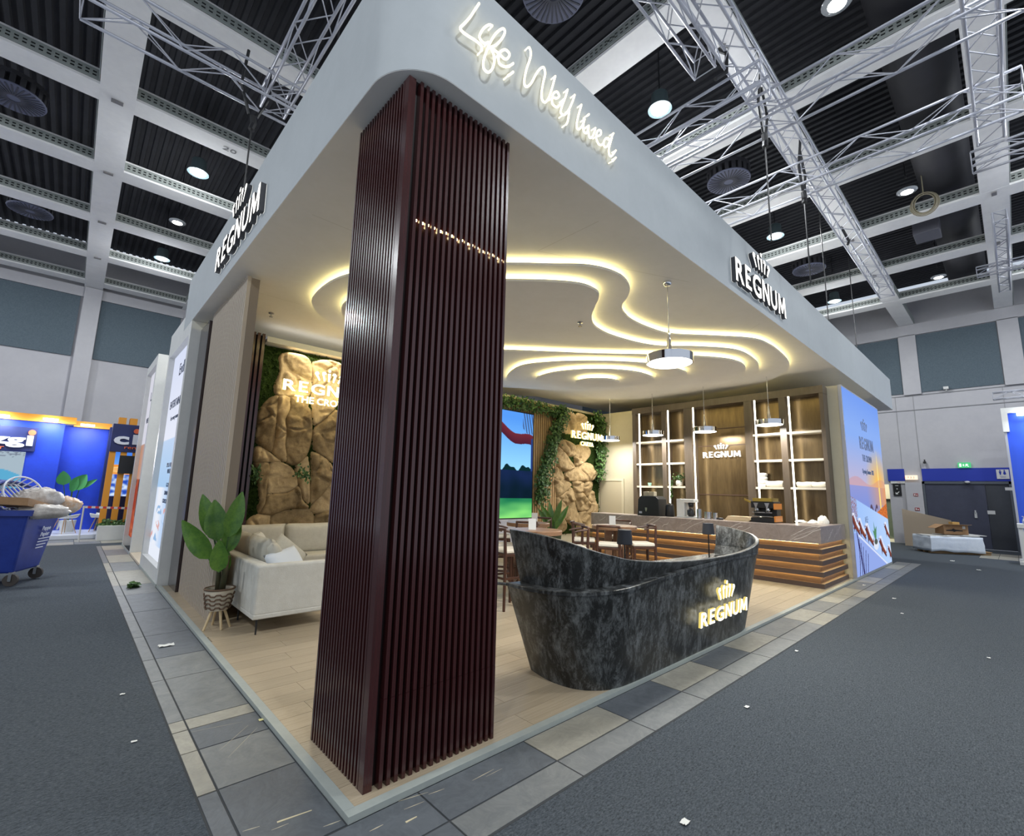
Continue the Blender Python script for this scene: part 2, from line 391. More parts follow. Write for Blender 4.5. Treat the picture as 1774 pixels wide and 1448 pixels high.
plate('door_notice', 'blank white notice stuck to the right leaf of the dark double door', 'notice', -1.78, 1.34, .2, .13, M_white)
es = plate('exit_sign', 'glowing green escape route sign above the dark double door', 'exit sign', -1.22, 3.08, .36, .2, emat('exit_green', (.10, .62, .25, 1), 1.0), 23.54, .06)
fx = frame((23.478, -1.22, 3.08), (0, -1, 0), (0, 0, 1)); ew = emat('exit_white', (.75, 1, .8, 1), 1.4)
e = MB().prism([(-.14, -.06), (-.08, -.06), (-.08, .06), (-.14, .06)], 0, .004, fx)                     # door
e.prism([(-.05, 0), (-.02, .05), (.0, .0), (-.02, -.05)], 0, .004, fx); e.prism([(.02, .02), (.06, .05), (.12, .03), (.08, .0), (.13, -.06), (.1, -.06), (.06, -.02), (.03, -.05), (.01, -.04), (.05, .0)], 0, .004, fx)
e.build('escape_pictogram', ew, es)
ws = plate('washroom_sign', 'white washroom sign with blue man and woman on the blue band', 'sign', -2.2, 2.73, .32, .34, M_white, 23.54, .03)
fx = frame((23.505, -2.2, 2.73), (0, -1, 0), (0, 0, 1)); mbw = MB()
for cx in (-.06, .05):
    mbw.prism([(cx+.02*math.cos(a*PI/5), .13+.02*math.sin(a*PI/5)) for a in range(10)], 0, .004, fx)
    mbw.prism([(cx-.035, .10), (cx+.035, .10), (cx+.02, .02), (cx+.015, -.02), (cx-.015, -.02), (cx-.02, .02)] if cx < 0 else [(cx-.02, .10), (cx+.02, .10), (cx+.04, .0), (cx+.015, .0), (cx+.012, -.02), (cx-.012, -.02), (cx-.015, 0), (cx-.04, .0)], 0, .004, fx)
mbw.build('washroom_pictogram', M_blueband, ws)
lettering('caption', 'Toiletten', fx, .025, .16, 0, .003, M_blueband, ws, x=-.08, y=-.09)
lettering('caption', 'Restrooms', fx, .025, .13, 0, .003, M_blueband, ws, x=-.06, y=-.13)
ns = plate('lit_number_sign', 'small lit orange lettered box on the white pillar above the hose panel', 'sign', .36, 2.62, .38, .17, emat('number_sign', (1, .82, .62, 1), 1.3), 23.5, .08)
fx = frame((23.417, .36, 2.62), (0, -1, 0), (0, 0, 1)); lettering('number', '7 2 2', fx, .07, .22, 0, .004, mat('sign_red', rgb(190, 60, 40), .6), ns, x=-.12, y=-.035)
MB().bx(23.42, 23.5, .555, .575, 2.6, 2.64).build('sign_edge', MATS['sign_red'], ns)
for z, lb in ((1.93, 'upper red and white fire hose plate on the white pillar'), (1.37, 'lower red alarm push button plate on the white pillar')):
    q = plate('fire_sign', lb, 'fire sign', .28, z, .14, .11, mat('fire_red', rgb(150, 40, 48), .5), 23.45, .02)
    MB().bx(23.425, 23.43, .29, .33, z-.035, z+.035).bx(23.425, 23.43, .23, .27, z-.035, z+.01).build('fire_pictogram', M_white, q)
plate('hall_notice', 'white strip notice jutting at the blue booth corner over the door', 'notice', -2.45, 2.18, .46, .1, M_white, 22.5, .02)
o = plate('hall_notice', 'white strip notice hung over the passage beside the lightbox', 'notice', .82, 2.43, .46, .1, M_white, 23.6, .05); fx = frame((23.548, .85, 2.43), (0, -1, 0), (0, 0, 1)); lettering('caption', '7.2b', fx, .035, .1, 0, .003, MATS['sign_red'], o, x=.02, y=-.02)
o = plate('direction_board', 'black direction board with a white arrow in the passage', 'sign', .86, 2.13, .26, .5, M_black, 23.58, .03)
fx = frame((23.548, .86, 2.13), (0, -1, 0), (0, 0, 1))
MB().prism([(-.06, -.19), (.03, -.19), (.0, -.16), (.07, -.09), (.05, -.07), (-.02, -.14), (-.06, -.1)], 0, .004, fx).bx(23.544, 23.548, .81, .91, 2.28, 2.30).bx(23.544, 23.548, .84, .88, 2.14, 2.18).build('arrow', M_white, o)
cm = tag(MB().bx(23.35, 23.5, -.14, -.06, 3.16, 3.24).bx(23.4, 23.5, -.12, -.08, 3.24, 3.32).build('wall_camera', M_black), 'little black camera on the white wall above the blue band', 'camera')
tag(MB().lathe([(.01, -.06), (.07, -.03), (.08, .02), (.02, .04)], 14, (23.38, -1.25, 2.44)).build('motion_sensor', M_white, smooth=True), 'white motion sensor over the dark double door', 'sensor')
tag(MB().bx(23.38, 23.56, -1.05, -.9, 6.06, 6.16).bx(23.45, 23.56, -1.0, -.95, 6.0, 6.06).build('wall_speaker', M_white), 'small white device on the ledge under the blue grey panel', 'device')

# --- coffered ceiling: a dark deck, white beams with perforated cheeks
ce = thing('ceiling', None, None, (0, 0, HALL_Z), kind='structure')
dk = MB(); xs = -14; prof = []
while xs < 23.6:
    prof += [(xs, 10.75), (xs+.08, 10.75), (xs+.10, 10.69), (xs+.18, 10.69), (xs+.20, 10.75)]; xs += .20
dk.v = [Vector((x, y, z)) for y in (-14, 21) for x, z in prof]; k = len(prof)
dk.f = [[i, i+1, k+i+1, k+i] for i in range(k-1)]; dk.m = [0]*len(dk.f)
dk.build('roof_deck', M_deck, ce, recalc=False)
MB().bx(-14, 23.6, -14, 21, 10.8, 10.9).build('roof_slab', M_dark, ce)
def cheek(L_, name):
    m = MB(); h = .20
    for z, z2 in ((0, .055), (.088, .118), (.15, .20)): m.bx(0, L_, -.012, 0, z, z2)
    n = int(L_/.10)
    for i in range(n+1): m.bx(i*.10, i*.10+.045, -.012, 0, .055, .15)
    return m.mesh(name, M_strip, recalc=False)
XB = [-5.65, -2.81, .02, 2.9, 5.76, 8.63, 11.53, 14.48, 17.42, 20.3]; YB = [-4.6, -1.47, 1.6, 4.66, 7.67, 10.8, 14.0, 17.12, 20.35]
w = .245
mx = MB().bx(-9, 23.6, -w, w, 0, .30).mesh('beam_x', M_beam); cxm = cheek(32.6, 'cheek_x'); bkx = MB().bx(0, 32.6, 0, .004, 0, .2).mesh('back_x', M_dark)
my = MB().bx(-w-.02, w+.02, -9, 21, -.003, .302).mesh('beam_y', M_beam); cym = cheek(30, 'cheek_y')
for y in XB:
    b = piece('beam', mx, ce, T((0, y, 0)))
    piece('perforated_strip', cxm, b, T((-9, -w-.010, .05))); piece('strip_backing', bkx, b, T((-9, -w-.006, .05)))
for x in YB:
    b = piece('beam', my, ce, T((x, 0, 0)))
    piece('perforated_strip', cym, b, T((-w-.032, -9, .05)) @ Matrix.Rotation(PI/2, 4, 'Z') @ Matrix.Scale(-1, 4, (0, 1, 0)))
    piece('strip_backing', bkx, b, T((-w-.026, -9, .05)) @ Matrix.Rotation(PI/2, 4, 'Z') @ Matrix.Diagonal((30/32.6, -1, 1, 1)))
for x, yy in [(-1.47, y+.05) for y in XB[5:9]] + [(x+.05, .02) for x in YB[5:8]] + [(13.9, -2.8), (17.05, -2.8)]:
    MB().bx(x-.09, x+.09, yy-.045, yy+.045, HALL_Z-.03, HALL_Z-.003).build('anchor_plate', mat('anchor_grey', rgb(120, 118, 118), .5), ce)
for s_, x, y, r in (('20', .30, 8.62, 0), ('40', 5.55, .10, 0)):
    fx = frame((x, y, HALL_Z-.004), (1, 0, 0), (0, -1, 0)); lettering('beam_number', s_, fx, .14, .26, 0, .003, mat('pencil_grey', rgb(120, 120, 120), .8), ce, x=0, y=-.07)

# --- lamps, fans, ducts above the beams
hb = thing('high_bay_lamp', None, 'lamp', (0, 0, 0), 'high bay lamps of the hall')
MB().lathe([(.13, .32), (.15, .30), (.17, .02), (.22, 0), (.22, -.02)], 20).build('housing', mat('lamp_housing', rgb(60, 74, 78), .5), hb, smooth=True, sharp=40)
MB().lathe([(.001, -.05), (.12, -.04), (.17, -.015), (.17, 0)], 20).build('lens', M_lamp, hb, smooth=True)
MB().tube([(0, 0, .32), (0, 0, 1.9)], .012, 6).build('cable', M_black, hb)
ho = thing('high_bay_lamp', None, 'lamp', (0, 0, 0), 'high bay lamps of the hall')
for k, c in (('housing', 0), ('cable', 2)):
    q = kids(hb)[c].copy(); COL.objects.link(q); q.parent = ho
MB().lathe([(.001, -.05), (.12, -.04), (.20, -.015), (.20, 0)], 20).build('lens', mat('unlit_lens', rgb(150, 154, 158), .15), ho, smooth=True)
lb = ['lit hall lamp nearest over the sloping white fascia', 'lit hall lamp seen through the beams above the right truss, middle one', 'lit hall lamp farthest right, low over the fascia end',
      'bright hall lamp at left between white beams, the upper one', 'bright hall lamp at left between white beams, the lower one']
lz = 8.97
for i, (x, y) in enumerate(LAMPS_LIT):
    r = hb if i == 0 else copy_tree(hb)
    r.location = (x, y, lz); r['label'] = lb[i]
for i, (x, y) in enumerate(LAMPS_LIT_BEHIND): copy_tree(hb, (x, y, lz), label='lit hall lamp over the aisle, outside the picture')
lb = ['unlit dark hall lamp between the two lit ones at left', 'unlit hall lamp at the top edge over the trusses', 'unlit hall lamp beside the coiled cable', 'unlit hall lamp farthest right under the duct']
for i, (x, y) in enumerate(LAMPS_OFF):
    r = ho if i == 0 else copy_tree(ho)
    r.location = (x, y, lz); r['label'] = lb[i]
fan = thing('swirl_diffuser', None, 'air vent', (0, 0, 0), 'round ceiling air vents')
mf = MB().lathe([(.001, 0), (.46, 0), (.47, .02), (.46, .04)], 40); mf.build('disc', mat('vent_grey', rgb(92, 96, 118), .6), fan)
mf = MB()
for a in range(32):
    q = 2*PI*a/32; R = Matrix.Rotation(q, 4, 'Z'); mf.bx(.10, .44, -.012, .012, -.012, 0, M=R)
mf.build('fin', mat('vent_fin', rgb(52, 54, 66), .6), fan, kind='stuff')
mf = MB()
for a in range(20):
    q = 2*PI*a/20; R = Matrix.Rotation(q, 4, 'Z'); mf.bx(.42, .46, -.04, .04, .04, .22, M=R)
mf.lathe([(.47, .22), (.47, .30), (.001, .30)], 32); mf.build('collar', M_duct, fan)
fb = ['pale round ceiling vent cut by the left picture edge, upper', 'dim round ceiling vent at far left, lower', 'big round ceiling vent just above the lettered fascia', 'blue lit round ceiling vent above the right fascia', 'round ceiling vent farthest along the right fascia']
for i, (x, y) in enumerate([(-2.95, 10.1), (-2.95, 15.4), (3.1, 1.5), (9.2, 1.45), (15.4, 1.43)]):
    r = fan if i == 0 else copy_tree(fan)
    r.location = (x, y, 9.0); r['label'] = fb[i]
tag(MB().tube([(5, -2.0, 10.0), (9, -2.0, 10.0), (13, -2.0, 10.0), (17, -2.0, 10.0), (22, -2.0, 10.0)], .52, 24).build('air_duct', M_duct, smooth=True, sharp=40), 'thick dark air duct above the right hand beams', 'duct')
for i, (x, y) in enumerate([(8.2, -1.1), (2.6, .8)]):
    tag(MB().tube([(x, y, 9.3), (x+1.5, y+.9, 10.6)], .05, 6).build('roof_brace', M_duct), ['slanting dark brace under the roof right of the truss', 'slanting dark brace beside the big round vent'][i], 'brace')
tag(MB().bx(14.95, 15.65, -1.75, -1.2, 8.95, 9.5).build('fan_coil_unit', mat('unit_grey', rgb(88, 88, 96), .6), bevel=.02), 'grey boxy air unit hung in the coffer below the duct', 'air unit')
cc = thing('coiled_cable', 'beige cable coil hanging on a thin cord below the duct', 'cable', (13.2, -1.62, 8.7))
for k in range(5): MB().tube([(13.2+.03*math.sin(k*2), -1.62+(.19+.02*k)*math.cos(a), 8.9+(.24+.015*k)*math.sin(a)) for a in [i*2*PI/20 for i in range(20)]], .013, 5, closed=True).build('loop', mat('beige_cord', rgb(150, 142, 120), .6), cc)
MB().tube([(13.2, -1.62, 9.13), (13.2, -1.62, 10.6)], .012, 5).build('cord', MATS['beige_cord'], cc)

# --- rigging trusses: four chords, zigzag braces
CY = MB().lathe([(1, -.5), (1, .5)], 6).mesh('brace_bar', M_alu, smooth=True)
def truss(label, p0, p1, s, pitch=.5, r=.021, rb=.0085):
    p0, p1 = Vector(p0), Vector(p1); d = p1-p0; L_ = d.length; t = d/L_; a = Vector((0, 0, 1)).cross(t).normalized(); b = Vector((0, 0, 1))
    R = thing('lighting_truss', label, 'truss', (p0+p1)/2, 'aluminium trusses under the hall ceiling')
    cs = [a*s/2, -a*s/2, a*s/2+b*s, -a*s/2+b*s]
    for c in cs: MB().tube([p0+c, p1+c], r, 8).build('chord', M_alu, R, smooth=True)
    n = max(1, int(L_/pitch)); k = 0
    for i, j in ((0, 1), (2, 3), (0, 2), (1, 3)):
        for q in range(n):
            u, v = (i, j) if q % 2 == 0 else (j, i)
            A = p0+cs[u]+t*(L_*q/n); B = p0+cs[v]+t*(L_*(q+1)/n); D = B-A
            M = T((A+B)/2-WL[R.name]) @ D.to_track_quat('Z', 'Y').to_matrix().to_4x4() @ Matrix.Diagonal((rb, rb, D.length, 1)); piece('brace', CY, R, M)
    for e in (p0, p1):
        for i, j in ((0, 1), (2, 3), (0, 2), (1, 3)):
            D = cs[j]-cs[i]; M = T(e+cs[i]+D/2-WL[R.name]) @ D.to_track_quat('Z', 'Y').to_matrix().to_4x4() @ Matrix.Diagonal((rb, rb, D.length, 1)); piece('end_brace', CY, R, M)
    return R
truss('truss that crosses from the fascia to the top right corner', (5.88, 1.6, 7.3), (5.88, -3.1, 7.3), .42, .55)
truss('short truss ending over the crossing beside the lit lamp', (5.22, 2.2, 7.35), (5.22, -.62, 7.35), .36)
truss('second truss running right from the fascia under the first', (7.85, 1.8, 7.25), (7.85, -3.1, 7.25), .42, .55)
truss('long truss running away along the right fascia', (1.5, -.36, 7.8), (16.2, -.36, 7.8), .34, .42)
truss('short truss with a free end above the lettered fascia', (1.5, .02, 7.75), (4.75, .02, 7.75), .3, .4)
truss('truss at top left lying across the white beam', (-1.85, 4.62, 7.3), (2.2, 4.62, 7.3), .40, .5)
truss('truss leaving the left one behind the tall fascia corner', (.36, 4.9, 7.45), (.36, 1.6, 7.45), .34, .45)
truss('truss hung under the right hand white beam', (4.2, -2.75, 7.5), (9.0, -2.75, 7.5), .30, .38)
truss('small truss stub entering at the right picture edge', (9.35, -2.5, 7.3), (9.35, -4.4, 7.3), .26, .35)
truss('far ladder like truss along the right white beam', (14.4, -2.85, 8.45), (20.0, -2.85, 8.45), .24, .38)
truss('truss stub over the ladder truss at far right', (17.6, -2.3, 8.3), (17.6, -4.4, 8.3), .24, .38)
truss('little truss over the blue booth at the right edge', (20.6, -2.25, 5.05), (20.6, -4.6, 5.05), .22, .34, .02)
# black slings, ropes and cables
def sling(label, pts, r=.02, name='black_sling', cat='sling'):
    return tag(MB().tube([p[:3] for p in pts], r, 6).build(name, M_black), label, cat)
for k, (x, y, z) in enumerate([(5.9, -.36, 7.72), (7.85, -.36, 7.7), (.05, 4.6, 7.5)]):
    S = thing('hoist_sling', ['black hoist sling round the first truss crossing', 'black hoist sling round the second truss crossing', 'black hoist sling on the left truss'][k], 'sling', (x, y, z-.5))
    for q in (-1, 1):
        MB().tube([(x+q*.16, y+.05*q, z+.45), (x+q*.19, y, z-.08), (x+q*.05, y, z-.5)], .022, 6).build('strap', M_black, S)
    MB().tube([(x, y, z-.5), (x+.02, y, z-.62), (x, y, z-.72)], .045, 8).build('hook', M_black, S)
    MB().tube([(x, y, z-.7), (x, y, 5.45)], .012, 5).build('chain', M_black, S)
sling('black strap looped over the near truss at the top', [(4.95, -.1, 8.2), (5.0, -.2, 8.1), (4.95, -.2, 7.75), (4.8, -.1, 7.6)], .03)
sling('black strap looped at the far end of the long truss', [(11.6, -.2, 8.2), (11.75, -.3, 7.85), (11.6, -.3, 7.7)], .03)
for k, (x, y) in enumerate([(12.0, .3), (15.6, .4), (.6, 3.0)]):
    sling(['thin dark suspension cable above the right sign', 'thin dark suspension cable near the fascia end', 'thin dark suspension cable above the left sign'][k], [(x, y, ZT), (x, y, 10.6)], .012, 'suspension_cable', 'cable')
# ================================================================== THE BOOTH
# --- platform with laminate planks
pf = thing('booth_platform', 'low pale wood floored platform of the whole booth with a grey edge profile', 'platform', (0, 0, 0))
MB().bx(.004, 15.3, .004, 7.25, 0, .022).build('base', mat('board_edge', rgb(150, 140, 122), .7), pf)
M_edge = mat('grey_edge_profile', rgb(166, 172, 166), .45, rgb(156, 162, 158), scale=(3, 3, 3))
MB().bx(0, 15.3, 0, .06, .0, .034).build('edge_profile', M_edge, pf)
MB().bx(0, .06, .061, 7.26, .0, .034).build('edge_profile', M_edge, pf)
M_plank = mat('laminate_oak', rgb(194, 179, 154), .38, rgb(146, 128, 103), scale=(1.3, 20, 20), detail=7, rand=.08, distort=1.2, ramp=(.3, .72))
pk = MB().bx(-.5, .5, -.5, .5, -.5, .5).mesh('plank', M_plank)
pw, pl = .205, 1.36; row = 0; y = .062; np_ = 0; rest = MB()
while y < 6.64:
    x = .062-(row*.47 % 1)*pl
    while x < 11.15:
        a, b = max(x, .062), min(x+pl, 11.15)
        if b-a > .03:
            if np_ < 298: piece('plank', pk, pf, boxM(a+.0015, b-.0015, y+.0015, min(y+pw, 6.65)-.0015, .022, ZP)); np_ += 1
            else: rest.bx(a+.0015, b-.0015, y+.0015, min(y+pw, 6.65)-.0015, .022, ZP)
        x += pl
    y += pw; row += 1
if rest.v: rest.build('plank', M_plank, pf, kind='stuff')

# --- canopy: fascia, soffit, stepped ceiling clouds
cp = thing('booth_canopy', 'pale grey flying canopy with a tall rounded fascia and stepped ceiling', 'canopy', (0, 0, ZC))
rc = .42; XL, YL = 17.9, 8.17
arc = [(rc-rc*math.cos(a*PI/24), rc-rc*math.sin(a*PI/24)) for a in range(13)]
out = [(0, YL)]+arc+[(XL, 0)]; th = .16
r2 = rc-th; arc2 = [(rc-r2*math.cos(a*PI/24), rc-r2*math.sin(a*PI/24)) for a in range(13)]
inn = [(th, YL)]+arc2+[(XL, th)]
fs = MB(); n = len(out)
for z in (ZC+.004, ZT):
    fs.v += [Vector((x, y, z)) for x, y in out]+[Vector((x, y, z)) for x, y in inn]
for i in range(n-1):
    fs.f += [[i, i+1, 2*n+i+1, 2*n+i], [n+i+1, n+i, 3*n+i, 3*n+i+1], [i+1, i, n+i, n+i+1], [2*n+i, 2*n+i+1, 3*n+i+1, 3*n+i]]
fs.f += [[0, 2*n, 3*n, n], [n-1, 2*n-1, 4*n-1, 3*n-1]]; fs.m = [0]*len(fs.f)
fs.build('fascia', M_fascia, cp, smooth=True, sharp=30)
MB().prism([(.002, YL)]+[(x+.002, y+.002) for x, y in arc]+[(XL, .002), (XL, 7.3), (1, 7.3), (1, YL)], ZC, ZC+.0039).build('soffit', M_soffit, cp)
sm = MB()
for x0, y0, x1, y1 in ((2.55, .3, 2.55, 1.2), (2.55, 1.2, 4.6, .3), (6.9, .2, 7.6, 1.0), (.3, 2.4, 1.2, 2.4), (.3, 5.1, 1.2, 5.1), (9.8, .3, 9.8, 6.4)):
    d = Vector((x1-x0, y1-y0, 0)); t = Vector((-d.y, d.x, 0)).normalized()*.004
    sm.add([Vector((x0, y0, ZC-.0006))+t, Vector((x0, y0, ZC-.0006))-t, Vector((x1, y1, ZC-.0006))-t, Vector((x1, y1, ZC-.0006))+t], [(0, 1, 2, 3)])
sm.build('board_joint', mat('ceiling_joint', rgb(214, 210, 200), .8), cp, kind='stuff')
def zp(x, y): return (500+x*.5073, 380+y*.5073)
clouds = [
 [(195, 195), (130, 225), (88, 262), (80, 290), (112, 332), (185, 376), (300, 440), (420, 500), (560, 560), (745, 598), (900, 606), (1050, 612), (1250, 614), (1400, 602), (1560, 573), (1650, 546), (1700, 516), (1710, 495), (1690, 466), (1640, 428), (1580, 409), (1450, 401), (1310, 394), (1235, 374), (1172, 345), (1142, 315), (1140, 290), (1158, 265), (1165, 235), (1142, 200), (1090, 175), (1010, 160), (900, 158), (760, 155), (560, 155), (350, 165)],
 [(330, 232), (235, 262), (182, 300), (200, 340), (300, 400), (450, 465), (600, 530), (760, 572), (950, 586), (1150, 590), (1350, 578), (1500, 556), (1590, 530), (1606, 506), (1590, 480), (1530, 449), (1400, 438), (1250, 434), (1120, 404), (1050, 370), (1035, 335), (1045, 300), (1060, 265), (1050, 245), (1000, 224), (900, 214), (760, 211), (540, 212)],
 [(400, 470), (520, 530), (700, 570), (900, 578), (1150, 578), (1350, 566), (1480, 548), (1545, 528), (1560, 508), (1530, 486), (1440, 473), (1250, 466), (1050, 462), (900, 456), (750, 450), (560, 446), (430, 450)],
 [(745, 540), (765, 562), (830, 576), (950, 582), (1100, 576), (1250, 562), (1330, 548), (1360, 527), (1300, 506), (1200, 493), (1050, 487), (900, 490), (790, 504)],
 [(845, 546), (890, 562), (1000, 572), (1130, 570), (1215, 562), (1248, 546), (1200, 526), (1110, 516), (1000, 516), (900, 526)],
 [(980, 558), (1005, 568), (1055, 572), (1105, 568), (1130, 558), (1105, 549), (1055, 546), (1005, 549)]]
step, pt = .108, .034
for k, c in enumerate(clouds):
    zb = ZC-step*(k+1)
    poly = spline([onz(*zp(*p), zb) for p in c], 7)
    cl = MB().prism([(p.x, p.y) for p in poly], zb, zb+pt).build('ceiling_cloud', M_soffit, cp)
    s = [Vector((p.x, p.y, 0)) for p in poly]; s = inset(s, .065)
    q = MB(); nn = len(s)
    q.v = [Vector((p.x, p.y, z)) for z in (zb+pt+.004, zb+step-.004) for p in s]; q.f = [[i, (i+1) % nn, nn+(i+1) % nn, nn+i] for i in range(nn)]; q.m = [0]*nn
    q.build('led_strip', M_warm, cl)
# sprinklers
for k, (u, v, z) in enumerate([(470, 542, ZC), (1005, 558, ZC-2*step), (995, 672, ZC-step)]):
    p = onz(u, v, z)
    S = thing('sprinkler', ['ceiling sprinkler over the sofa', 'ceiling sprinkler on the second ceiling cloud', 'ceiling sprinkler near the ivy wall'][k], 'sprinkler', p)
    MB().lathe([(.045, 0), (.045, -.012), (.015, -.02), (.012, -.06), (.03, -.065), (.03, -.07), (.001, -.072)], 12, p).build('body', M_steel, S, smooth=True, sharp=40)

# --- partition walls
tag(MB().bx(.205, 15.24, 6.66, 7.25, ZP, 4.26).build('partition_wall', M_beige, bevel=.004), 'beige rear partition carrying rock panels and screen', 'partition')
pr = thing('storage_block', 'beige storage block wall behind the bar, with the lightbox on its side', 'partition', (11.17, .03, ZP))
MB().bx(11.17, 15.24, .0625, 6.655, ZP, 4.24).build('panelling', M_beige, pr, bevel=.004)
MB().bx(11.145, 11.17, 5.80, 6.60, ZP, 2.08).build('service_door', mat('beige_door', rgb(188, 178, 152), .6), pr)
MB().bx(11.13, 11.17, 5.72, 5.80, ZP, 2.15).bx(11.13, 11.17, 5.801, 6.62, 2.08, 2.15).build('door_trim', mat('beige_trim', rgb(204, 196, 172), .6), pr)

# --- slatted column
sc = thing('slatted_column', 'tall square column clad with glossy dark red brown slats at the front corner', 'column', (.6, .5, ZP))
X0, X1, Y0, Y1 = .135, 1.078, .114, .896; ZTOP = 4.55
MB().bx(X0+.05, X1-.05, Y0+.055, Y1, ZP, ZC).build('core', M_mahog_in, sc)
MB().bx(X0, X0+.054, Y0+.012, Y0+.07, ZP, ZTOP).build('corner_post', M_mahog, sc)
sl = unit_box('column_slat', M_mahog)
zj = .497
p0 = X0+.088; pit = (X1-.026-p0)/17
for i in range(18):
    x = p0+pit*i
    piece('slat', sl, sc, boxM(x, x+.0235, Y0, Y0+.055, ZP, zj-.001, sc)); piece('slat', sl, sc, boxM(x, x+.0235, Y0+.001, Y0+.056, zj+.001, ZTOP, sc))
p0 = Y0+.075; pit = (Y1-.024-p0)/17
for i in range(18):
    y = p0+pit*i; piece('slat', sl, sc, boxM(X0, X0+.05, y, y+.021, ZP, ZTOP, sc)); piece('slat', sl, sc, boxM(X1-.05, X1, y, y+.021, ZP, ZTOP, sc))
ld = MB().lathe([(.0005, -.010), (.008, -.006), (.010, 0), (.008, .006), (.0005, .010)], 8).mesh('led_dot', emat('led_point', (1, .84, .45, 1), 9), smooth=True)
for i in range(17):
    x = X0+.088+(X1-.026-X0-.088)/17*i+.036
    for q in (0, .012)[:1+i % 2]: piece('led_dot', ld, sc, T(Vector((x+random.uniform(-.004, .004)-q*.5, Y0+.022+q, 3.51+random.uniform(-.008, .008)-q))-WL[sc.name]))

# --- slat screens at the left
M_ls = mat('greige_wood', rgb(190, 176, 158), .6, rgb(168, 155, 138), scale=(9, 9, 1.2), bump=.1, bscale=(30, 30, 6))
ls = thing('slat_screen', 'tall screen of narrow greige slats at the left edge beside the plant', 'screen', (.27, 5.5, ZP))
MB().bx(.232, .34, 4.40, 6.53, ZP, 4.5).build('backing', mat('greige_backing', rgb(132, 118, 102), .7), ls)
lsm = unit_box('screen_slat', M_ls); n = 27; pit = 2.13/n
for i in range(n): piece('slat', lsm, ls, boxM(.185, .235, 4.40+i*pit, 4.40+i*pit+pit*.58, ZP, 4.52, ls))
ds = thing('dark_slat_panel', 'dark brown vertical slats between the moss and the greige screen', 'panel', (.85, 6.55, ZP))
MB().bx(.42, 1.03, 6.56, 6.655, ZP, 4.36).build('backing', M_mahog_in, ds)
for i in range(8): piece('slat', sl, ds, boxM(.42+i*.077, .42+i*.077+.046, 6.48, 6.56, ZP, 4.38, ds))
tag(MB().bx(.148, .20, 6.54, 7.262, ZP, 4.42).build('dark_end_panel', mat('gloss_dark_panel', rgb(44, 32, 34), .18, coat=.4), bevel=.003), 'glossy dark brown upright panel beside the white lightbox frame', 'panel')

# --- prints: a fine grid whose corners carry the picture
def inpoly(x, y, P):
    c = False; j = len(P)-1
    for i in range(len(P)):
        if (P[i][1] > y) != (P[j][1] > y) and x < (P[j][0]-P[i][0])*(y-P[i][1])/(P[j][1]-P[i][1])+P[i][0]: c = not c
        j = i
    return c
def mix(a, b, t): t = max(0, min(1, t)); return tuple(p+(q-p)*t for p, q in zip(a, b))
def picture(name, fr, w, h, nu, nv, fn, m, parent, z=.0):
    mb = MB(); mb.grid(lambda u, v: fr(u*w, v*h, z), nu, nv)
    me = mb.mesh(name, m, WL.get(parent.name, Vector()), recalc=False)
    at = me.color_attributes.new('print', 'FLOAT_COLOR', 'POINT')
    buf = []
    for j in range(nv+1):
        for i in range(nu+1):
            c = fn(i/nu, j/nv); buf += [lin(max(0, c[0])), lin(max(0, c[1])), lin(max(0, c[2])), 1]
    at.data.foreach_set('color', buf)
    o = bpy.data.objects.new(name, me); COL.objects.link(o); o.parent = parent; return o
def lounger(u, v, cx, cy, s):
    """a deck chair of the picture: back, cushion, seat"""
    x, y = (u-cx)/s, (v-cy)/s
    if inpoly(x, y, [(-.5, .75), (-.2, .85), (.12, .1), (.5, -.35), (.62, -.1), (.2, .35), (-.1, 1.0), (-.45, 1.0)]): return (226, 232, 250)
    if inpoly(x, y, [(-.62, .7), (-.45, .78), (-.02, -.2), (.45, -.55), (.62, -.42), (.62, -.25), (.1, .12), (-.3, .85), (-.6, .85)]): return (132, 70, 56)
    if inpoly(x, y, [(-.62, .6), (-.3, .1), (-.25, -.5), (-.12, -.2), (.5, -.75), (.62, -.6), (-.05, -.05), (-.4, .7)]): return (96, 52, 52)
    return None
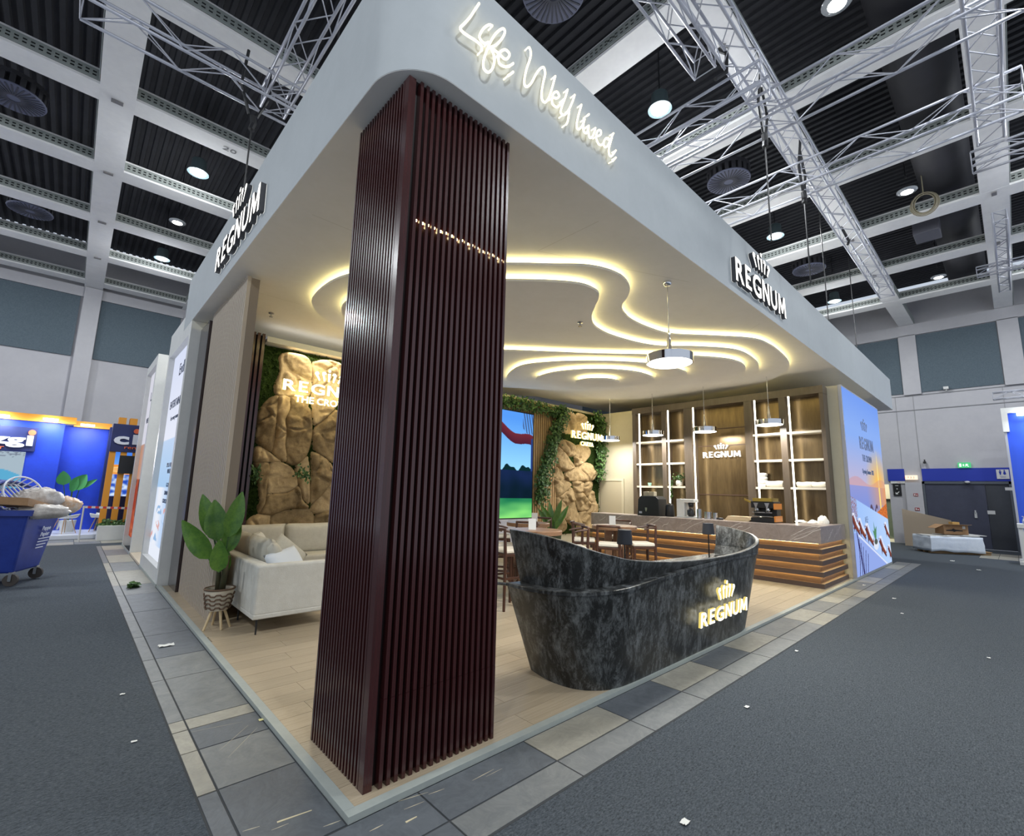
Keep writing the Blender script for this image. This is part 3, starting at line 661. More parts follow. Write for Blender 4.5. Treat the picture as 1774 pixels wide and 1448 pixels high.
def banner_px(u, v):
    # sky, sea, sun, terrace, loungers, palm
    if v > .47:
        c = mix((196, 186, 214), (142, 178, 246), (v-.47)/.28); c = mix(c, (120, 160, 244), (v-.8)/.2)
        sx, sy = .80, .485; d = math.hypot((u-sx)*.75, (v-sy)*1.25)
        c = mix((255, 196, 92), c, (d-.03)/.26)
        if abs(u-sx) < .025*(1-max(0, v-.5)*5): c = mix((255, 236, 150), c, abs(u-sx)/.03)
        if v < .55 and v < .50+.02*math.sin(u*9): c = mix(c, (214, 150, 150), .45)
        return c
    if v > .27+.14*(1-u):                                          # sea
        c = mix((122, 148, 226), (150, 156, 216), (v-.3)/.17); c = mix(c, (236, 160, 104), max(0, (u-.42)*1.6)*(1 if v > .36 else .6))
        if abs(u-.80) < .022: c = (255, 222, 130)
        if u > .62+.5*(v-.27) and v < .30+.16*(u-.55): c = mix((210, 96, 52), (240, 150, 70), random.random()) if random.random() < .8 else (96, 60, 50)
        if .48 < u < .70 and abs(v-.335-.02*math.sin(u*40)) < .012: c = (96, 78, 96)
        return c
    c = mix((160, 196, 252), (186, 214, 254), u)                        # pale terrace and pool
    if v < .24-.30*(u-.05) and u < .80 and v < .22: c = (150, 172, 236)
    if abs(v-(.235-.28*u)) < .006 and u > .1: c = (222, 232, 254)
    for cx, cy, s in ((.06, .255, .15), (.20, .225, .15), (.38, .185, .17), (.74, .10, .17), (.93, .19, .14), (.98, .05, .14)):
        q = lounger(u, v, cx, cy*1.0, s) if False else lounger(u, cy+(v-cy)*2.2, cx, cy, s)
        if q: return q
    if math.hypot((u-.55)*1.0, (v-.135)*2.3) < .075: return (226, 232, 246) if math.hypot((u-.55), (v-.15)*3) > .05 else (86, 96, 92)
    if inpoly(u, v, [(.53, .16), (.48, .22), (.52, .21), (.52, .27), (.55, .22), (.60, .24), (.57, .17)]): return (88, 142, 104)
    if u < .36 and v < .24:                                             # palm fronds
        for k in range(7):
            a = k*.42; X = .05+.17*math.sin(a)+.02*k; yy = .23-.022*k
            if abs(u-(.10+(k-1)*.035+.03*math.sin(v*14+k))) < .006 and v < yy: return (52, 44, 92)
    if u < .12 and v > .24 and random.random() < .5: return (150, 90, 84)
    if .30 < u < .38 and .24 < v < .30 and random.random() < .35: return (60, 66, 104)
    return c
PB = print_mat('banner_print', 1.0)
bn = thing('lightbox_banner', 'tall glowing seaside lightbox banner at the right end of the booth', 'banner', (13.2, 0, ZP))
BX0, BX1, BZ1 = 11.2, 15.22, 4.22
MB().bx(BX0-.04, BX1+.02, -.002, .062, .035, BZ1+.03).build('frame', M_alu, bn)
f_bn = frame((BX0, -.004, ZP+.03), (1, 0, 0), (0, 0, 1))
picture('print', f_bn, BX1-BX0, BZ1-ZP-.03, 260, 280, banner_px, PB, bn)
M_ink = mat('dark_ink', rgb(52, 66, 92), .6)
bw, bh = BX1-BX0, BZ1-ZP
sign_letters('REGNUM', f_bn, .30, 1.55, .0, .006, [M_ink, M_ink], bn, bold=.02, gap=.2, y=2.86, x=1.35)
crown(f_bn, 2.0, 3.34, .32, .001, .006, [M_ink, M_ink], bn)
lettering('lettering', 'THE CROWN', f_bn, .17, 1.05, .001, .006, M_ink, bn, x=1.5, y=2.56)
lettering('lettering', 'Opening Summer 2025', f_bn, .12, 1.30, .001, .006, M_ink, bn, x=1.38, y=2.26)
light('banner_light', 'AREA', (13.2, -.05, 2.2), 26, (.62, .74, 1), 3.0, (PI/2, 0, 0))

# left lightboxes in white portals
PL = print_mat('portal_print', 1.0)
f_l = lambda y, z: frame((.07, y, z), (0, -1, 0), (0, 0, 1))
def portal(nm, label, y0, y1, z1, x1, px, texts):
    p = thing(nm, label, 'lightbox', (.3, (y0+y1)/2, ZP))
    mb = MB(); t = .17; zi0 = .27
    zz = min(z1, ZC-.005) if y0 < YL else z1
    mb.bx(0, x1, y0, y0+t, .0, zz).bx(0, x1, y1-t, y1, .0, zz).bx(0, x1, y0+t, y1-t, zz-t-.06, zz)
    if zz < z1: mb.bx(0, x1, YL+.01, y1, zz, z1).bx(0, x1, y0+t, y1-t, .0, zi0).bx(.10, x1, y0+t, y1-t, zi0, zz-t-.06)
    z1 = zz if y0 < YL else z1
    mb.build('portal_frame', M_white, p)
    fr = frame((.096, y1-t, zi0), (0, -1, 0), (0, 0, 1))
    picture('print', fr, y1-y0-2*t, z1-t-.06-zi0, 80, 160, px, PL, p)
    for s, h, w_, x, y in texts: lettering('lettering', s, fr, h, w_, .001, .005, M_ink, p, x=x, y=y)
    MB().bx(-.012, 0, y0, y1, 0, .05).build('plinth', M_edge, p)
    return p
def p1(u, v):
    if v > .56: return mix((232, 236, 250), (214, 222, 246), (v-.56)*2)
    if v > .33: return mix((170, 204, 240), (196, 216, 244), (v-.33)*4)
    if v < .06: return (232, 238, 250)
    q = noise.noise((u*3, v*16, 2)); r = noise.noise((u*9, v*40, 7))
    if q > .25 and r > 0 and v < .24: return (222, 168, 164)
    if q < -.25 and r < -.1 and v < .3: return (150, 186, 226)
    return mix((190, 214, 246), (236, 240, 250), .5+.5*math.sin(u*7))
def p2(u, v):
    if v > .55: return (214, 214, 226)
    if v > .34: return mix((196, 140, 110), (160, 180, 214), u)
    q = noise.noise((u*4, v*14, 5)); return mix((196, 112, 76), (150, 60, 46), .5+1.6*q) if q > -.3 else (92, 48, 48)
portal('lightbox_portal', 'nearer tall white framed lightbox at the left outer wall', 7.29, 9.85, 4.86, .62, p1,
       [('Endless', .26, 1.0, .9, 3.55), ('ENTERTAINMENT', .17, 1.75, .28, 2.92), ('for every moment', .09, 1.1, .6, 2.66), ('SPA & WELLNESS', .09, 1.0, .95, 1.72), ('WATER PARK', .09, .8, 1.1, 1.6), ('GOLF', .08, .4, 1.2, 1.35), ('DINING', .08, .5, 1.1, 1.2), ('CONCERTS', .08, .6, 1.0, 1.05)])
portal('lightbox_portal', 'farther tall white framed lightbox whose bright flank faces the camera', 11.95, 14.2, 4.9, .95, p2, [('Life', .26, .7, .6, 3.6), ('WELL LIVED', .15, 1.2, .35, 3.0)])
light('portal_light', 'AREA', (.25, 10.9, 2.4), 70, (.95, .96, 1), 1.2, (-PI/2, 0, 0))
tag(MB().bx(.3, .9, 9.9, 11.9, 0, 4.3).build('partition_wall', M_white), 'white outer wall set back between the two left lightboxes', 'partition')
tag(MB().bx(0, .28, 9.87, 11.93, 0, .05).build('plinth_step', mat('pale_plinth', rgb(205, 190, 168), .5)), 'low pale step between the two left lightboxes', 'step')

# --- signs on the fascia
def illuminated(name, label, fr, O, h, w, cy, cs, d, mats, sub=None, hz=.0, cm=None):
    s = thing(name, label, 'sign', O)
    sign_letters('REGNUM', fr, h, w, d[0], d[1], mats, s, bold=.016, gap=.16)
    crown(fr, w*.5, cy, cs*.92, d[0], d[1], cm or mats, s)
    if sub: lettering('lettering', sub[0], fr, sub[1], sub[2], d[0], d[1], mats, s, bold=.03, x=sub[3], y=sub[4])
    return s
f = frame((5.28, 0, 4.735), (1, 0, 0), (0, 0, 1))
illuminated('fascia_sign', 'white lit capital letters under a crown emblem on the right fascia', f, (5.28, 0, 4.735), .36, 2.12, .48, .36, (.004, .065), [M_sign, M_signside])
f = frame((0, 5.28, 4.78), (0, -1, 0), (0, 0, 1))
illuminated('fascia_sign', 'white lit capital letters under a crown emblem on the left fascia', f, (0, 5.28, 4.78), .36, 2.2, .50, .36, (.004, .065), [M_sign, M_signside])
# hand written neon line
nz = thing('neon_script', 'warm white neon handwriting on the fascia at the front corner', 'sign', (1.4, 0, 4.9))
M_neon = emat('neon_tube', (1, .88, .58, 1), 2.6)
STR = {'letter_L': [[(250, 30), (220, 75), (170, 150), (120, 205), (88, 238), (100, 268), (150, 308), (210, 345), (255, 380), (272, 405), (270, 440)]],
 'letter_i': [[(365, 225), (335, 215), (290, 245), (260, 290), (255, 330), (280, 365), (305, 375), (330, 365)], [(1, 1)]],
 'letter_f': [[(345, 410), (400, 385), (450, 330), (472, 280), (465, 252), (440, 252), (390, 295), (345, 370), (312, 450), (287, 530), (290, 590), (325, 625), (360, 600), (380, 540), (375, 470), (352, 412), (390, 440), (425, 466)]],
 'letter_e': [[(425, 466), (470, 510), (500, 500), (512, 465), (480, 432), (440, 442), (418, 490), (425, 548), (468, 576), (510, 570), (545, 548)]],
 'comma': [[(545, 622), (522, 640), (498, 656)]],
 'letter_W': [[(680, 405), (695, 440), (692, 500), (662, 590), (645, 660), (640, 720), (660, 750), (700, 720), (740, 645), (780, 592), (810, 585), (820, 640), (802, 720), (790, 800), (795, 860), (820, 885), (850, 850), (880, 760), (908, 658)]],
 'letter_e_': [[(888, 842), (920, 850), (942, 830), (925, 795), (895, 805), (880, 850), (886, 900), (920, 926), (950, 905), (980, 860)]],
 'letter_l': [[(1015, 775), (995, 840), (966, 920), (955, 970), (975, 995)]],
 'letter_l_': [[(1076, 820), (1060, 870), (1030, 940), (1000, 985), (975, 995)], [(1030, 950), (1022, 1010), (1015, 1050), (1003, 1076)]],
 'letter_l__': [[(1135, 905), (1110, 990), (1095, 1060), (1095, 1100), (1110, 1118), (1140, 1090), (1162, 1030)]],
 'letter_i_': [[(1162, 1030), (1150, 1090), (1156, 1135), (1180, 1150), (1197, 1090)], [(1200, 988), (1185, 1000)]],
 'letter_v': [[(1197, 1085), (1195, 1140), (1207, 1190), (1230, 1180), (1250, 1130), (1255, 1105)]],
 'letter_e__': [[(1268, 1178), (1300, 1165), (1302, 1132), (1277, 1130), (1262, 1180), (1280, 1240), (1305, 1255), (1330, 1235)]],
 'letter_d': [[(1368, 1192), (1342, 1200), (1325, 1240), (1337, 1270), (1360, 1262), (1380, 1220), (1412, 1152)], [(1398, 1190), (1372, 1285), (1376, 1335), (1395, 1350), (1432, 1300)]],
 'comma_': [[(1432, 1362), (1405, 1392)]]}
for nm, ss in STR.items():
    mb = MB()
    for st in ss:
        if len(st) < 2: continue
        P = [ony(780+x*.2003, y*.2003, -.05) for x, y in st]
        mb.tube(spline(P, 5, False), .0095, 7)
        for q in (P[0], P[-1]): mb.tube([q, q+Vector((0, .05, 0))], .006, 5)
    mb.build('neon_letter', M_neon, nz, smooth=True)
# --- reception desk: a boat shaped shell of dark marble
M_marble = mat('dark_marble', rgb(30, 31, 30), .34, rgb(166, 170, 170), scale=(9, 9, 4), detail=12, ramp=(.47, .82), distort=.35, bump=.04)
dk_ = thing('reception_desk', 'boat shaped black marble reception desk with a sweeping rim at the platform edge', 'desk', (3.9, .4, ZP))
#        x     y    ledge z  ledge w  out   rim z  rim out
KEY = [(2.16, .82, .845, .15, .29, 1.335, .27), (2.10, .55, .85, .16, .25, 1.31, .15), (2.12, .32, .86, .17, .22, 1.265, .09), (2.21, .17, .87, .17, .18, 1.205, .06),
       (2.38, .06, .885, .15, .15, 1.15, .05), (2.62, .025, .90, .12, .13, 1.10, .07), (3.2, .02, .935, .07, .12, 1.045, .10), (3.9, .02, .965, .03, .12, 1.018, .12),
       (4.6, .02, .985, .0, .12, 1.015, .125), (5.1, .03, .99, .0, .14, 1.05, .15), (5.4, .10, .99, .0, .20, 1.12, .22), (5.54, .24, .99, .0, .26, 1.19, .30), (5.58, .42, .99, .0, .28, 1.24, .33), (5.58, .62, .99, .0, .28, 1.27, .33)]
def cat7(K, n):
    out = []; k = len(K)
    for i in range(k-1):
        a, b, c, d = K[max(i-1, 0)], K[i], K[i+1], K[min(i+2, k-1)]
        for j in range(n):
            t = j/n; out.append([.5*(2*q+(r-p)*t+(2*p-5*q+4*r-s)*t*t+(3*q-p-3*r+s)*t**3) for p, q, r, s in zip(a, b, c, d)])
    out.append(list(K[-1])); return out
KS = cat7(KEY, 9); NK = len(KS)
def dpt(i, o, z):
    a, b = KS[max(i-1, 0)], KS[min(i+1, NK-1)]; t = Vector((b[0]-a[0], b[1]-a[1])).normalized()
    return Vector((KS[i][0]+t.y*o, KS[i][1]-t.x*o, z))
def shell(prof, name, mats, parent, mis=None, **kw):
    mb = MB(); P = [[dpt(i, o, z) for o, z in prof(KS[i])] for i in range(NK)]; m = len(P[0])
    for r in P: mb.v += r
    for i in range(NK-1):
        for j in range(m):
            j2 = (j+1) % m; mb.f.append([i*m+j, i*m+j2, (i+1)*m+j2, (i+1)*m+j]); mb.m.append(mis[j] if mis else 0)
    mb.f += [list(range(m))[::-1], [(NK-1)*m+j for j in range(m)]]; mb.m += [0, 0]
    return mb.build(name, mats, parent, smooth=True, sharp=35, **kw)
shell(lambda k: [(0, ZP), (k[4]*.5, (ZP+k[2])*.5), (k[4]-.012, k[2]-.035), (k[4], k[2]-.03), (k[4], k[2]-.004), (k[4]-.006, k[2]), (k[4]-k[3]-.045, k[2]), (-.05, .5), (-.06, ZP)], 'lower_body', M_marble, dk_)
shell(lambda k: [(k[4]-k[3]+.0, k[2]+.001), (k[4]-k[3]+(k[6]-k[4]+k[3])*.5, (k[2]+k[5])/2), (k[6], k[5]-.006), (k[6]-.006, k[5]), (k[6]-.042, k[5]), (k[6]-.048, k[5]-.006), (k[4]-k[3]-.05, k[2]+.001)], 'upper_shell', M_marble, dk_)
wt = [dpt(i, KS[i][4]-KS[i][3]-.055, 0) for i in range(0, NK, 4)]
MB().prism([(p.x, p.y) for p in wt], .84, .875).build('worktop', mat('worktop_marble', rgb(88, 90, 88), .25, rgb(62, 64, 64), scale=(4, 4, 4)), dk_)
MB().tube([dpt(0, .29, .83), dpt(0, .29, .83)+Vector((-.06, .10, 0))], .014, 8).build('ledge_tip', M_marble, dk_)
f = frame((3.74, -.070, .335), (1, 0, 0), (0, -.08, 1))
illuminated('desk_sign', 'glowing capital letters under a crown emblem on the dark marble desk', f, (4.35, -.07, .335), .155, 1.24, .225, .22, (.004, .030), [emat('desk_sign_face', (1, .97, .82, 1), 2.6), M_signhalo])
M_shade = mat('black_shade', rgb(40, 42, 48), .6)
def desk_lamp(label, p):
    t = thing('table_lamp', label, 'lamp', p)
    MB().lathe([(.07, 0), (.07, .012), (.012, .018)], 20, p).build('base', M_black, t, smooth=True, sharp=40)
    MB().tube([p+Vector((0, 0, .01)), p+Vector((0, 0, .36))], .008, 8).build('stem', M_black, t)
    MB().lathe([(.072, .33), (.076, .335), (.064, .47), (.001, .475)], 24, p).build('lamp_shade', M_shade, t, smooth=True, sharp=40)
desk_lamp('black cordless table lamp on the right worktop of the marble desk', Vector((4.88, .30, .875)))
desk_lamp('black table lamp whose shade shows above the lowest part of the desk rim', Vector((onz(1082, 930, 1.275).x, onz(1082, 930, 1.275).y, .875)))
tag(MB().bx(5.3, 5.42, .30, .42, .876, .90).build('card_reader', M_black, bevel=.006), 'small black device lying at the right end of the desk worktop', 'device')

# --- bar counter
M_stone = mat('brown_marble', rgb(136, 123, 116), .28, rgb(166, 153, 146), scale=(2.2, 5, 5), detail=7, distort=1.4, bump=.02)
M_vein = mat('marble_vein', rgb(226, 220, 214), .3)
M_oak = mat('brown_oak', rgb(138, 102, 68), .45, rgb(110, 80, 52), scale=(14, 1.2, 14), detail=5)
M_shaded_slat = mat('shaded_slat_front', rgb(92, 74, 64), .5, rgb(78, 62, 54), scale=(14, 1.5, 14))  # ledge fronts the strips do not light: their shade put into the wood colour
br = thing('bar_counter', 'long bar with brown marble top and lit horizontal wooden ledges', 'bar', (10, 2.9, ZP))
xb0, xb1, yb0, yb1 = 9.26, 11.12, .13, 5.6; zt = 1.165
MB().bx(xb0+.075, xb0+.62, yb0+.075, yb1-.05, ZP, .85).bx(xb0+.62, 10.77, yb0+.075, yb0+.62, ZP, .85).bx(10.77, xb1, yb0+.075, .262, ZP, .85).build('carcass', M_oak, br)
tp = MB(); rr = .14; arc_ = [(xb0+rr-rr*math.cos(a*PI/12), yb1-rr+rr*math.sin(a*PI/12)) for a in range(7)]
tp.prism([(xb0, yb0)]+arc_+[(xb0+.66, yb1), (xb0+.66, yb0+.66), (10.78, yb0+.66), (10.78, .263), (xb1, .263), (xb1, yb0)], .845, zt)
tp.build('marble_top', M_stone, br, bevel=.006)
vn = MB()
for k in range(16):
    y = random.uniform(.3, 5.3); z = random.uniform(.86, 1.0); L_ = random.uniform(.12, .55); sgn = -1
    pts = [(xb0-.0008, y+sgn*L_*t+.015*math.sin(9*t+k), min(1.16, z+L_*.55*t+.012*math.sin(17*t+k))) for t in (0, .25, .5, .75, 1)]
    wv = random.uniform(.002, .005)
    for a, b in zip(pts, pts[1:]): vn.add([(a[0], a[1], a[2]-wv), (a[0], a[1], a[2]+wv), (b[0], b[1], b[2]+wv), (b[0], b[1], b[2]-wv)], [(0, 1, 2, 3)])
for k in range(5):
    x = random.uniform(9.4, 10.8); z = random.uniform(.87, 1.0); L_ = random.uniform(.15, .4)
    pts = [(x+L_*t, yb0-.0008, min(1.15, z+L_*.5*t+.02*math.sin(8*t+k))) for t in (0, .33, .66, 1)]
    for a, b in zip(pts, pts[1:]): vn.add([(a[0], a[1], a[2]-.004), (a[0], a[1], a[2]+.004), (b[0], b[1], b[2]+.004), (b[0], b[1], b[2]-.004)], [(0, 1, 2, 3)])
vn.build('vein', M_vein, br, kind='stuff')
for z0, z1 in ((.655, .745), (.445, .535), (.235, .325), (ZP+.0, .115)):
    MB().prism([(xb0, yb0), (xb0, yb1-.03), (xb0+.08, yb1-.03), (xb0+.08, yb0+.08), (xb1, yb0+.08), (xb1, yb0)], z0, z1).build('ledge', [M_oak, M_shaded_slat], br).data.polygons
for o in kids(br):
    if o.name.startswith('ledge'):
        for p in o.data.polygons: p.material_index = 0 if abs(p.normal.z) > .5 else 1  # lit tops keep the oak, fronts take the painted shade
M_barled = emat('bar_led', (1, .84, .46, 1), 15.0)
for z in (.8445, .6545, .4445, .2345):
    MB().bx(xb0+.045, xb0+.06, yb0+.06, yb1-.06, z-.004, z).bx(xb0+.06, xb1-.02, yb0+.045, yb0+.06, z-.004, z).build('led_strip', M_barled, br)

# --- back bar shelving
M_cab = mat('dark_walnut_frame', rgb(96, 84, 71), .4, rgb(83, 72, 60), scale=(10, 10, 1.2))
M_brz = mat('bronze_back_panel', rgb(122, 103, 72), .24, rgb(94, 78, 55), scale=(1.5, 6, .8), metal=.6, detail=3, bump=.05, bscale=(.5, 1.2, 1.5))
M_shelf = mat('pale_shelf', rgb(214, 206, 190), .4)
cb = thing('back_bar_shelving', 'wide back bar shelf wall with lit bays and bronze back behind the counter', 'shelf unit', (10.98, 2.7, ZP))
cz = 4.20; xf, xr = 10.80, 11.165
MB().bx(xr-.02, xr, .30, 5.15, ZP, cz).build('back_panel', M_brz, cb)
post = [(.27, .349), (1.048, 1.185), (1.80, 1.978), (3.35, 3.566), (4.10, 4.225), (5.06, 5.17)]
for i, (a, b) in enumerate(post): MB().bx(xf, xr-.02, a, b, ZP, cz).build('upright', M_cab, cb)
MB().bx(xf-.012, xr-.018, .266, 5.174, cz-.16, cz+.012).build('top_rail', M_cab, cb)
bays = [(.349, 1.048), (1.185, 1.80), (3.566, 4.10), (4.225, 5.06)]
for a, b in bays:
    for z in (3.185, 2.555, 1.915): MB().bx(xf+.01, xr-.021, a+.001, b-.001, z-.028, z+.022).build('shelf', M_shelf, cb)
for y in (4.93, 4.015, 3.28, 1.715, .962): MB().bx(xf-.016, xf+.004, y-.016, y+.016, ZP+1.0, cz-.16).build('led_profile', M_cool, cb)
for z in (3.0, 3.45, 1.72): MB().bx(xr-.03, xr-.02, 1.98, 3.34, z, z+.02).build('panel_joint', mat('bronze_dark', rgb(84, 62, 52), .5), cb)
f = frame((11.115, 3.19, 2.70), (0, -1, 0), (0, 0, 1))
illuminated('shelf_sign', 'small white lit capital letters with crown emblem on the bronze back bar panel', f, (11.115, 2.7, 2.70), .155, .97, .215, .18, (.0, .03), [M_sign, M_sign])
light('shelf_sign_light', 'AREA', (11.05, 2.7, 2.8), 1.0, (1, .93, .75), .5, (0, PI/2, 0))
# goods on the shelves
def roll(label, c, L_, r):
    mb = MB(); mb.tube([Vector(c)+Vector((0, -L_/2+L_*t, .006*math.sin(9*t))) for t in (0, .04, .3, .6, .96, 1)], [r*.86, r, r*1.02, r*.98, r, r*.86], 14)
    return tag(mb.build('rolled_towel', mat('white_towel', rgb(232, 228, 216), .95, bump=.4, bscale=(60, 60, 60)), smooth=True), label, 'towel')
roll('rolled white towel on the low shelf of the bay right of the sign', (10.96, 1.42, 2.01), .36, .072)
roll('left rolled white towel on the low shelf of the last bay', (10.96, .80, 2.0), .30, .062)
roll('right rolled white towel on the low shelf of the last bay', (10.96, .51, 2.0), .28, .062)
st = thing('towel_stack', 'stack of folded white towels standing by the light strip right of the sign', 'towel', (10.98, 1.66, 1.938))
for k in range(4): MB().bx(10.88, 11.08, 1.60, 1.74, 1.938+k*.085, 1.938+k*.085+.08).build('towel', MATS['white_towel'], st, bevel=.025, seg=3)
for k, (y, h, r) in enumerate(((.86, .05, .12), (.62, .06, .1), (.44, .16, .11))):
    mb = MB(); mb.grid(lambda u, v: (10.72+r*.8*math.cos(2*PI*u)*math.sin(PI*v/2+.001)*(1+.2*noise.noise((u*6, v*3, k))), y+r*math.sin(2*PI*u)*math.sin(PI*v/2+.001)*(1+.25*noise.noise((u*5+9, v*3, k))), 1.166+h*math.cos(PI*v/2)*(1+.3*noise.noise((u*7, v*4, k+5)))), 20, 8, wrap=True)
    tag(mb.build('crumpled_napkin', MATS['white_towel'], smooth=True), ['flat crumpled white napkin on the bar under the last bay', 'middle crumpled white napkin on the bar under the last bay', 'tall crumpled white napkin on the bar under the last bay'][k], 'napkin')
def leaf_cloud(mb, P, n, rad, sz, seed=0, front=None):
    R_ = random.Random(seed)
    for k in range(n):
        t = R_.random()*(len(P)-1); i = min(int(t), len(P)-2); c = Vector(P[i]).lerp(Vector(P[i+1]), t-i)
        q = Vector((R_.gauss(0, 1), R_.gauss(0, 1), R_.gauss(0, 1)))*rad*.5; q = Vector((max(-rad, min(rad, q.x)), max(-rad*.8, min(rad*.55, q.y)), max(-rad, min(rad, q.z))))
        c = c+q; s = sz*R_.uniform(.7, 1.3)
        nrm = (front+Vector((R_.gauss(0, .5), R_.gauss(0, .5), R_.gauss(0, .5)))) if front else Vector((R_.gauss(0, 1), R_.gauss(0, 1), R_.gauss(0, 1)))
        nrm.normalize(); a = nrm.orthogonal().normalized(); a = Matrix.Rotation(R_.uniform(0, 6.28), 3, nrm) @ a; b = nrm.cross(a)
        mb.add([c-a*s*.5, c+b*s*.36+nrm*s*.12, c+a*s*.6, c-b*s*.36+nrm*s*.12, ], [(0, 1, 2), (0, 2, 3)], k % 2)
M_leaf = mat('leaf_green', rgb(62, 96, 44), .5, rgb(42, 72, 34), scale=(12, 12, 12))
M_leaf2 = mat('leaf_green_light', rgb(92, 124, 62), .5, rgb(70, 104, 50), scale=(12, 12, 12))
M_leafb = mat('banana_leaf', rgb(92, 130, 46), .38, rgb(58, 98, 36), scale=(6, 6, 6))
pp = thing('potted_trailer', 'little trailing plant in a white pot on the low shelf left of the sign', 'plant', (10.95, 3.82, 1.938))
MB().lathe([(.055, 0), (.085, .04), (.09, .12), (.07, .16), (.06, .15)], 20, (10.95, 3.82, 1.938)).build('pot', M_white, pp, smooth=True)
mb = MB(); leaf_cloud(mb, [(10.95, 3.82, 2.12), (10.93, 3.76, 2.2), (10.9, 3.9, 2.15)], 120, .11, .05, 3); leaf_cloud(mb, [(10.84, 3.95, 2.1), (10.78, 3.98, 1.9), (10.78, 3.97, 1.6)], 90, .05, .05, 4); mb.build('foliage', [M_leaf2, M_leaf], pp, kind='stuff')
tag(MB().lathe([(.04, 0), (.05, .03), (.055, .09), (.05, .09)], 14, (10.95, 4.72, 1.938)).build('green_cup', mat('mint_glaze', rgb(150, 196, 178), .3), smooth=True, sharp=50), 'small mint cup on the low shelf of the leftmost bay', 'cup')

# machines on the bar
xm = 9.72
cm_ = thing('bean_coffee_machine', 'big black coffee machine with two bean hoppers at the left of the bar', 'coffee machine', (xm, 3.95, zt))
mb = MB(); fcm = frame((xm+.18, 4.24, zt), (0, -1, 0), (0, 0, 1)); mb.prism([(0, 0), (.62, 0), (.60, .42), (.52, .49), (.10, .49), (.03, .40)], 0, .40, fcm)
mb.build('body', M_black, cm_, bevel=.012)
for y in (3.86, 4.02): MB().bx(xm-.16, xm-.02, y-.075, y+.075, zt+.49, zt+.60).build('bean_hopper', mat('smoke_plastic', rgb(206, 196, 172), .2, trans=.3), cm_, bevel=.01)
fcm2 = frame((xm-.222, 4.24, zt), (0, -1, 0), (0, 0, 1))
MB().prism([(.23, .20), (.29, .20), (.285, .15), (.265, .10), (.255, .10), (.235, .15)], 0, .004, fcm2).build('crest', M_steel, cm_)
MB().bx(xm-.226, xm-.22, 4.10, 4.18, zt+.05, zt+.10).build('sticker', mat('sticker', rgb(170, 176, 190), .5), cm_)
tag(MB().lathe([(.10, 0), (.115, .02), (.10, .26), (.075, .30), (.03, .31), (.03, .33), (.001, .335)], 18, (xm, 3.45, zt)).build('black_canister', M_black, smooth=True, sharp=40), 'black canister right of the big black coffee machine', 'canister')
wm = thing('filter_coffee_maker', 'white upright filter coffee maker with a glass jug on the bar', 'coffee machine', (xm, 3.08, zt))
MB().bx(xm-.1, xm+.14, 3.02, 3.22, zt+.02, zt+.44).bx(xm-.1, xm+.14, 2.78, 3.03, zt+.36, zt+.44).bx(xm-.12, xm+.14, 2.78, 3.22, zt, zt+.03).build('body', M_white, wm, bevel=.01)
MB().lathe([(.06, .03), (.085, .06), (.08, .16), (.05, .2), (.055, .23)], 18, (xm-.02, 2.89, zt)).build('jug', mat('dark_glass', rgb(60, 60, 62), .1, trans=.4), wm, smooth=True)
MB().tube([(xm-.10, 2.9, zt+.2), (xm-.18, 2.9, zt+.18), (xm-.18, 2.9, zt+.08), (xm-.1, 2.9, zt+.06)], .012, 6).build('handle', M_black, wm)
MB().lathe([(.05, .25), (.075, .35), (.001, .36)], 16, (xm-.02, 2.89, zt)).build('filter_cone', M_black, wm, smooth=True)
for k, (y, r, h) in enumerate(((2.68, .06, .22), (2.47, .085, .16), (2.30, .05, .15))):
    tag(MB().lathe([(r, 0), (r, h), (r*.92, h), (r*.9, .02)], 20, (xm-.05, y, zt)).build('steel_canister', M_steel, smooth=True, sharp=40), ['narrow steel jug beside the white coffee maker', 'wide steel canister on the bar', 'right steel canister on the bar near the folded card'][k], 'canister')
tag(MB().prism([(0, 0), (.52, 0), (.56, .04), (.5, .10), (.08, .10)], 0, .25, frame((xm+.1, 2.06, zt), (0, -1, 0), (0, 0, 1))).build('paper_bag', mat('kraft_paper', rgb(206, 184, 148), .9)), 'flat folded kraft paper bag lying on the bar', 'paper bag')
tag(MB().lathe([(.05, 0), (.07, .02), (.05, .045), (.001, .05)], 14, (xm-.05, 2.18, zt)).build('saucer_lid', M_black, smooth=True), 'flat black lid on the bar by the paper bag', 'lid')
em = thing('espresso_machine', 'two group black and brass espresso machine on the bar below the towel shelf', 'coffee machine', (xm+.1, 1.26, zt))
MB().bx(xm-.12, xm+.3, 1.03, 1.49, zt+.30, zt+.44).bx(xm+.05, xm+.3, 1.03, 1.49, zt+.12, zt+.30).bx(xm-.15, xm+.3, 1.03, 1.49, zt, zt+.10).build('body', M_black, em, bevel=.01)
M_brass = mat('brass', rgb(196, 168, 84), .3, metal=.8)
MB().bx(xm-.13, xm+.28, 1.06, 1.44, zt+.44, zt+.51).build('cup_rail', M_brass, em)
MB().bx(xm-.16, xm-.13, 1.06, 1.46, zt+.12, zt+.135).bx(xm-.16, xm-.13, 1.06, 1.46, zt+.20, zt+.22).build('drip_rail', M_steel, em)
for y in (1.16, 1.38):
    MB().lathe([(.03, .22), (.045, .25), (.045, .30)], 14, (xm-.08, y, zt)).build('group_head', M_steel, em, smooth=True)
    MB().tube([(xm-.08, y, zt+.235), (xm-.24, y, zt+.22)], .014, 8).build('portafilter', M_black, em)
    MB().prism([(-.05, .41), (.05, .41), (.02, .33), (.02, .28), (-.02, .28), (-.02, .33)], 0, .006, frame((xm-.128, y, zt), (0, -1, 0), (0, 0, 1))).build('crest', M_steel, em)
